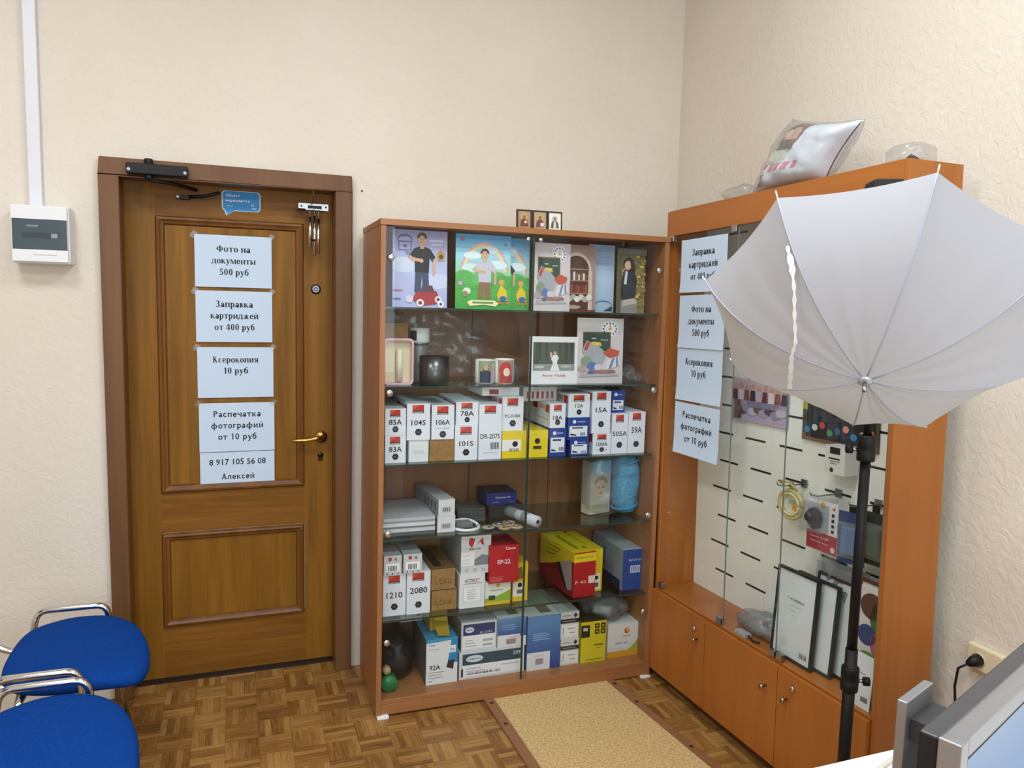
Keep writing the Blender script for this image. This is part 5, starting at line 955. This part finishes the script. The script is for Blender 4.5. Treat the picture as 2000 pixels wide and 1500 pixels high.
# ------------------------------------------------------------------ chairs
def make_chair():
    o = empty('visitor_chair', (-2.49, -.53, 0))
    out = [(-2.7, -.654), (-2.712, -.486), (-2.692, -.353), (-2.624, -.288), (-2.549, -.266), (-2.454, -.288), (-2.367, -.375), (-2.318, -.49), (-2.294, -.613), (-2.290, -.71), (-2.312, -.775), (-2.37, -.795), (-2.47, -.797), (-2.57, -.785), (-2.655, -.74)]
    K = len(out); pts = []
    for i in range(K):
        p0, p1, p2, p3 = [Vector(out[(i+k-1) % K]) for k in range(4)]
        for q in range(4):
            t = q/4; pts.append(.5*((2*p1)+(-p0+p2)*t+(2*p0-5*p1+4*p2-p3)*t*t+(-p0+3*p1-3*p2+p3)*t**3))
    pts.reverse()
    c0 = Vector((-2.49, -.53)); b = MB(); rings = [(.15, .471), (.45, .472), (.75, .470), (.90, .466), (.97, .459), (1.0, .447), (1.0, .432), (.985, .423), (.93, .418), (.6, .417)]
    vs = []
    for sc, zz in rings:
        for p in pts:
            q = (p-c0)*sc; dip = .012*max(0, (q.x-.05)/.15)**2 if q.x > .05 else 0
            vs.append((q.x, q.y, zz-dip))
    n_ = len(pts); fs = [(i*n_+k, (i+1)*n_+k, (i+1)*n_+(k+1) % n_, i*n_+(k+1) % n_) for i in range(len(rings)-1) for k in range(n_)]+[tuple(range(n_)), tuple((len(rings)-1)*n_+k for k in range(n_))[::-1]]
    b.add(vs, fs, 'blue', True); b.build('seat', o)
    def rnd(P_, r_=.035):
        out_ = [Vector(P_[0])]
        for i in range(1, len(P_)-1):
            a, c1, e = Vector(P_[i-1]), Vector(P_[i]), Vector(P_[i+1]); d1, d2 = (a-c1).normalized(), (e-c1).normalized()
            for t in (0, .25, .5, .75, 1): out_.append((c1+d1*r_)*(1-t)**2+c1*2*t*(1-t)+(c1+d2*r_)*t*t)
        return out_+[Vector(P_[-1])]
    for yy in (.262, -.262):
        s = 1 if yy > 0 else -1
        b = MB(); b.tube(rnd([(-.30, yy, .002), (-.195, yy, .492), (.022, yy, .492), (.085, yy, .002)]), .0115, 'chrome'); b.build('side_frame', o)
        for xx in (-.30, .085): MB().lathe([(.016, 0.0), (.016, .03)], 'black', (xx-(.006 if xx > 0 else -.006), yy, 0), n=14).build('foot_cap', o)
    b = MB()
    for xx in (-.14, .02): b.tube([(xx, .262, .40), (xx, -.262, .40)], .010, 'chrome', 8)
    b.build('cross_bar', o)
    for yy in (.13, -.13): MB().tube(rnd([(-.10, yy, .408), (-.25, yy, .405), (-.40, yy, .52), (-.47, yy, .80)], .05), .011, 'chrome').build('back_support', o)
    b = MB(); blob(b, (-.475, 0, .76), (.028, .235, .16), 'blue', 0, 1, 0, 4, None, .75); b.build('backrest', o)
    return o
c1_ = make_chair(); tag(c1_, 'blue upholstered visitor chair with chrome frame nearest the door', 'chair', 'blue visitor chairs')
c2_ = copy_tree(c1_); c2_.location = (-2.457, -1.12, 0); tag(c2_, 'blue upholstered visitor chair in the foreground, further from the door', 'chair', 'blue visitor chairs')

# ------------------------------------------------------------------ light stand, flash and umbrella
ls = empty('light_stand', (-.42, -1.685, 0)); tag(ls, 'black telescopic light stand between the showcase and the desk', 'light stand')
MB().cyl((0, 0, .10), .0165, .58, 'black').build('lower_tube', ls); MB().cyl((0, 0, .60), .0135, .68, 'black').build('middle_tube', ls); MB().cyl((0, 0, 1.2), .011, .72, 'black').build('upper_tube', ls)
for zz in (.56, 1.21):
    b = MB(); b.lathe([(.022, 0), (.0235, .004), (.0235, .03), (.021, .032), (.0235, .036), (.0235, .066), (.021, .07)], 'black', (0, 0, zz)); b.build('collar', ls)
    b = MB(); sx = 1 if zz < 1 else -1; dx, dy = .86*sx, -.5*sx
    b.tube([(dx*.02, dy*.02, zz+.03), (dx*.04, dy*.04, zz+.03)], .005, 'steel', 8); b.tube([(dx*.036, dy*.036, zz+.03), (dx*.052, dy*.052, zz+.03)], .012, 'black', 12); b.build('knob', ls)
for k in range(3):
    a = PI/2+k*2*PI/3; b = MB(); b.tube([(.02*math.cos(a), .02*math.sin(a), .31), (.26*math.cos(a), .26*math.sin(a), .012)], .009, 'black', 8); lg = b.build('leg', ls)
    MB().tube([(.018*math.cos(a), .018*math.sin(a), .11), (.15*math.cos(a), .15*math.sin(a), .148)], .006, 'black', 8).build('brace', lg)
MB().lathe([(.02, 0), (.022, .003), (.022, .05), (.02, .053)], 'black', (0, 0, .285)).build('leg_collar', ls)
fl = empty('flash_unit', (-.42, -1.685, 1.885)); fl.rotation_euler = (.0, 0, -.5); fl.scale = (.78, .78, .78); tag(fl, 'black studio flash on top of the light stand behind the umbrella', 'flash')
b = MB(); b.hexa([(-.052, -.045, .02), (.052, -.045, .02), (.052, .075, .02), (-.052, .075, .02), (-.046, -.04, .085), (.046, -.04, .085), (.046, .07, .085), (-.046, .07, .085)], 'blackm'); b.rect(-.02, .03, .07, .074, '#9a9a9a', -.0405); b.build('flash_body', fl, bevel=.006)
MB().box(-.018, .018, -.02, .02, -.055, .02, 'black').build('tilt_bracket', fl, bevel=.004)
T = Vector((-.7744, -2.0168, 1.4642)); n_ax = Vector((.5581, .5235, .6438))
tips = [(-.961, -1.693, 1.674), (-.947, -1.919, 1.841), (-.76, -2.142, 1.874), (-.511, -2.232, 1.743), (-.372, -2.127, 1.519), (-.443, -1.882, 1.334), (-.496, -1.708, 1.314), (-.801, -1.594, 1.474)]
tips = [Vector(p) for p in tips]
um = empty('photo_umbrella', T); tag(um, 'white photo umbrella opened towards the desk on the black light stand', 'umbrella')
def rib(i, t):
    D = tips[i]-T; ax = n_ax*D.dot(n_ax); rd = D-ax
    k = .52 if i in (5, 6) else .66
    c1 = rd*k+ax*(.17 if i in (5, 6) else .03)
    return c1*2*t*(1-t)+D*t*t
b = MB(); nt_, nw = 16, 10; CEN = Vector((0, 0, 0))
for p in tips: CEN += (p-T)/8
for i in range(8):
    j = (i+1) % 8; vs = []
    for a in range(nt_+1):
        t = a/nt_
        for c1 in range(nw+1):
            w = c1/nw; p = rib(i, t)*(1-w)+rib(j, t)*w; bulge = 4*w*(1-w)
            p = p+(CEN*t-p)*(.032*bulge*t*t) if t > 0 else p
            wr = .0025*bulge*math.sin(6*w*PI+i)*t*(1-t)*4
            p = p-n_ax*wr
            vs.append(p)
    fs = [(a*(nw+1)+c1, a*(nw+1)+c1+1, (a+1)*(nw+1)+c1+1, (a+1)*(nw+1)+c1) for a in range(nt_) for c1 in range(nw)]
    b.add(vs, fs, 'umb', True)
b.build('canopy', um)
for i in range(8):
    pts = [rib(i, .03+.97*k/14)+n_ax*.0005 for k in range(15)]; D = (pts[-1]-pts[-2]).normalized()
    b = MB(); b.tube(pts, .0017, P('#a9afbf', .6), 8); b.tube([pts[-1], pts[-1]+D*.016], .0016, 'white', 8); b.build('rib', um)
b = MB(); b.tube([n_ax*0.0, n_ax*.665], .005, 'steel', 10); b.build('shaft', um)
b = MB(); b.tube([n_ax*.004, -n_ax*.004, -n_ax*.006], [.014, .013, .009], P('#c4c8d0', .35, .6), 14); b.tube([-n_ax*.004, -n_ax*.03], .0045, 'steel', 10); b.build('ferrule', um)
def can(i, w, t, off): p = rib(i, t)*(1-w)+rib((i+1) % 8, t)*w; return p-n_ax*off
sp = [can(0, .97, .77, .006), can(0, .95, .68, .012), can(0, .85, .58, .014), can(0, .65, .48, .014), can(0, .35, .38, .012), can(0, .05, .34, .010), can(7, .55, .36, .012), can(7, .03, .40, .010)]
b = MB(); pr = []
for k in range(len(sp)-1):
    for q in range(6): pr.append(sp[k].lerp(sp[k+1], q/6))
sd = (r*.9)
vs = []
for k, p in enumerate(pr):
    wv = .0032+.0012*math.sin(k*1.9)+(.003 if 2 < k < 8 else 0)+(.0015 if k > 30 else 0); dirn = (pr[min(k+1, len(pr)-1)]-pr[max(k-1, 0)]).normalized(); sdv = dirn.cross(n_ax).normalized()
    vs += [p-sdv*wv, p+sdv*wv, p+sdv*wv-n_ax*.001, p-sdv*wv-n_ax*.001]
fs = [(4*k+q, 4*k+(q+1) % 4, 4*k+4+(q+1) % 4, 4*k+4+q) for k in range(len(pr)-1) for q in range(4)]
b.add(vs, fs, P('#f0f0ee', .8)); b.build('tie_strap', um)

# ------------------------------------------------------------------ socket, desk, monitor
o = empty('wall_socket', (0, -1.772, .60)); o.rotation_euler = (0, 0, -PI/2); tag(o, 'cream double wall socket low on the right wall', 'socket')
MB().box(-.055, .055, -.022, 0, -.01, .065, P('#dccfb0', .4)).build('socket_body', o, bevel=.006); b = MB(); b.lathe([(.022, -.0225), (.02, -.018)], P('#c8b894', .4), (-.015, 0, .025), 'Y'); b.build('socket_face', o)
o = empty('power_plug', (-.0225, -1.757, .625)); tag(o, 'black power plug with cord in the wall socket', 'plug')
MB().tube([(0, 0, 0), (-.02, 0, -.002), (-.035, .006, -.01)], [.018, .016, .008], 'black', 12).build('plug_body', o); MB().tube([(-.033, .006, -.01), (-.045, .025, -.03), (-.04, .035, -.09), (-.03, .03, -.2), (-.03, 0, -.4), (-.03, -.05, -.615)], .0035, 'black', 8).build('cord', o)
dk = empty('desk', (-.55, -2.5, 0)); tag(dk, 'white desk carrying the monitor in the lower right corner', 'desk')
MB().box(-.56, .53, -.316, .316, .725, .75, 'white').build('desk_top', dk, bevel=.002)
for sx in (-.53, .505): MB().box(sx, sx+.025, -.28, .28, 0, .7245, 'white').build('side_panel', dk)
MB().box(-.504, .504, .20, .218, .30, .7245, 'white').build('modesty_panel', dk)
b = MB(); b.tube([(-1.04, -2.36, .7545), (-.96, -2.30, .7545), (-.90, -2.235, .7545), (-.84, -2.215, .7545), (-.76, -2.215, .7545), (-.68, -2.25, .7545)], .0042, '#d8d4c8', 8); tag(b.build('desk_cable'), 'white cable lying across the desk beside the monitor', 'cable')
A = Vector((-1.219, -2.644, 1.10)); ang = math.atan2(.354, .935)
mo = empty('monitor', (A.x, A.y, .75), (0, 0, ang)); tag(mo, 'silver and black desktop monitor with blue screen on the desk', 'monitor')
W_, Z0, Z1 = .46, .06, .35
b = MB(); be = .024
SV = P('#a3a3a5', .3, .6)
b.box(0, be, 0, .026, Z0, Z1, SV); b.box(W_-be, W_, 0, .026, Z0, Z1, SV); b.box(be, W_-be, 0, .026, Z1-be, Z1, SV); b.box(be, W_-be, 0, .026, Z0, Z0+be, SV); b.build('bezel', mo, bevel=.0015)
b = MB(); b.box(be, be+.008, .003, .014, Z0+be, Z1-be, 'black'); b.box(be, W_-be, .003, .014, Z1-be-.008, Z1-be, 'black'); b.build('inner_edge', mo)
m, t, bb = nt('screen_glow'); bb.inputs['Base Color'].default_value = (0, 0, 0, 1); bb.inputs['Roughness'].default_value = .25
tc = N(t, 'ShaderNodeTexCoord'); sx_ = N(t, 'ShaderNodeSeparateXYZ'); t.links.new(tc.outputs['Generated'], sx_.inputs[0]); rp = ramp(t, [(0, '#2c5f9c'), (1, '#7fa0c4'), (.6, '#4a7db4')]); t.links.new(sx_.outputs[2], rp.inputs[0]); t.links.new(rp.outputs[0], bb.inputs['Emission Color']); bb.inputs['Emission Strength'].default_value = .8
MB().box(be-.002, W_-be+.002, .012, .02, Z0+be-.002, Z1-be+.002, m).build('screen', mo)
MB().box(.006, W_-.006, .0265, .050, Z0+.006, Z1-.004, P('#17181b', .45), P('#4a4a4d', .4)).build('back_housing', mo, bevel=.003)
b = MB(); b.box(.062, .150, .086, .099, .012, Z1-.004, SV); b.build('stand_column', mo, bevel=.0015)
b = MB(); b.box(.075, .145, .0505, .0855, Z1-.06, Z1-.03, P('#3a3b3d', .5)); b.build('mount_plate', mo); MB().box(.02, .30, -.05, .17, 0, .012, P('#4a4a4d', .4)).build('stand_base', mo, bevel=.003)
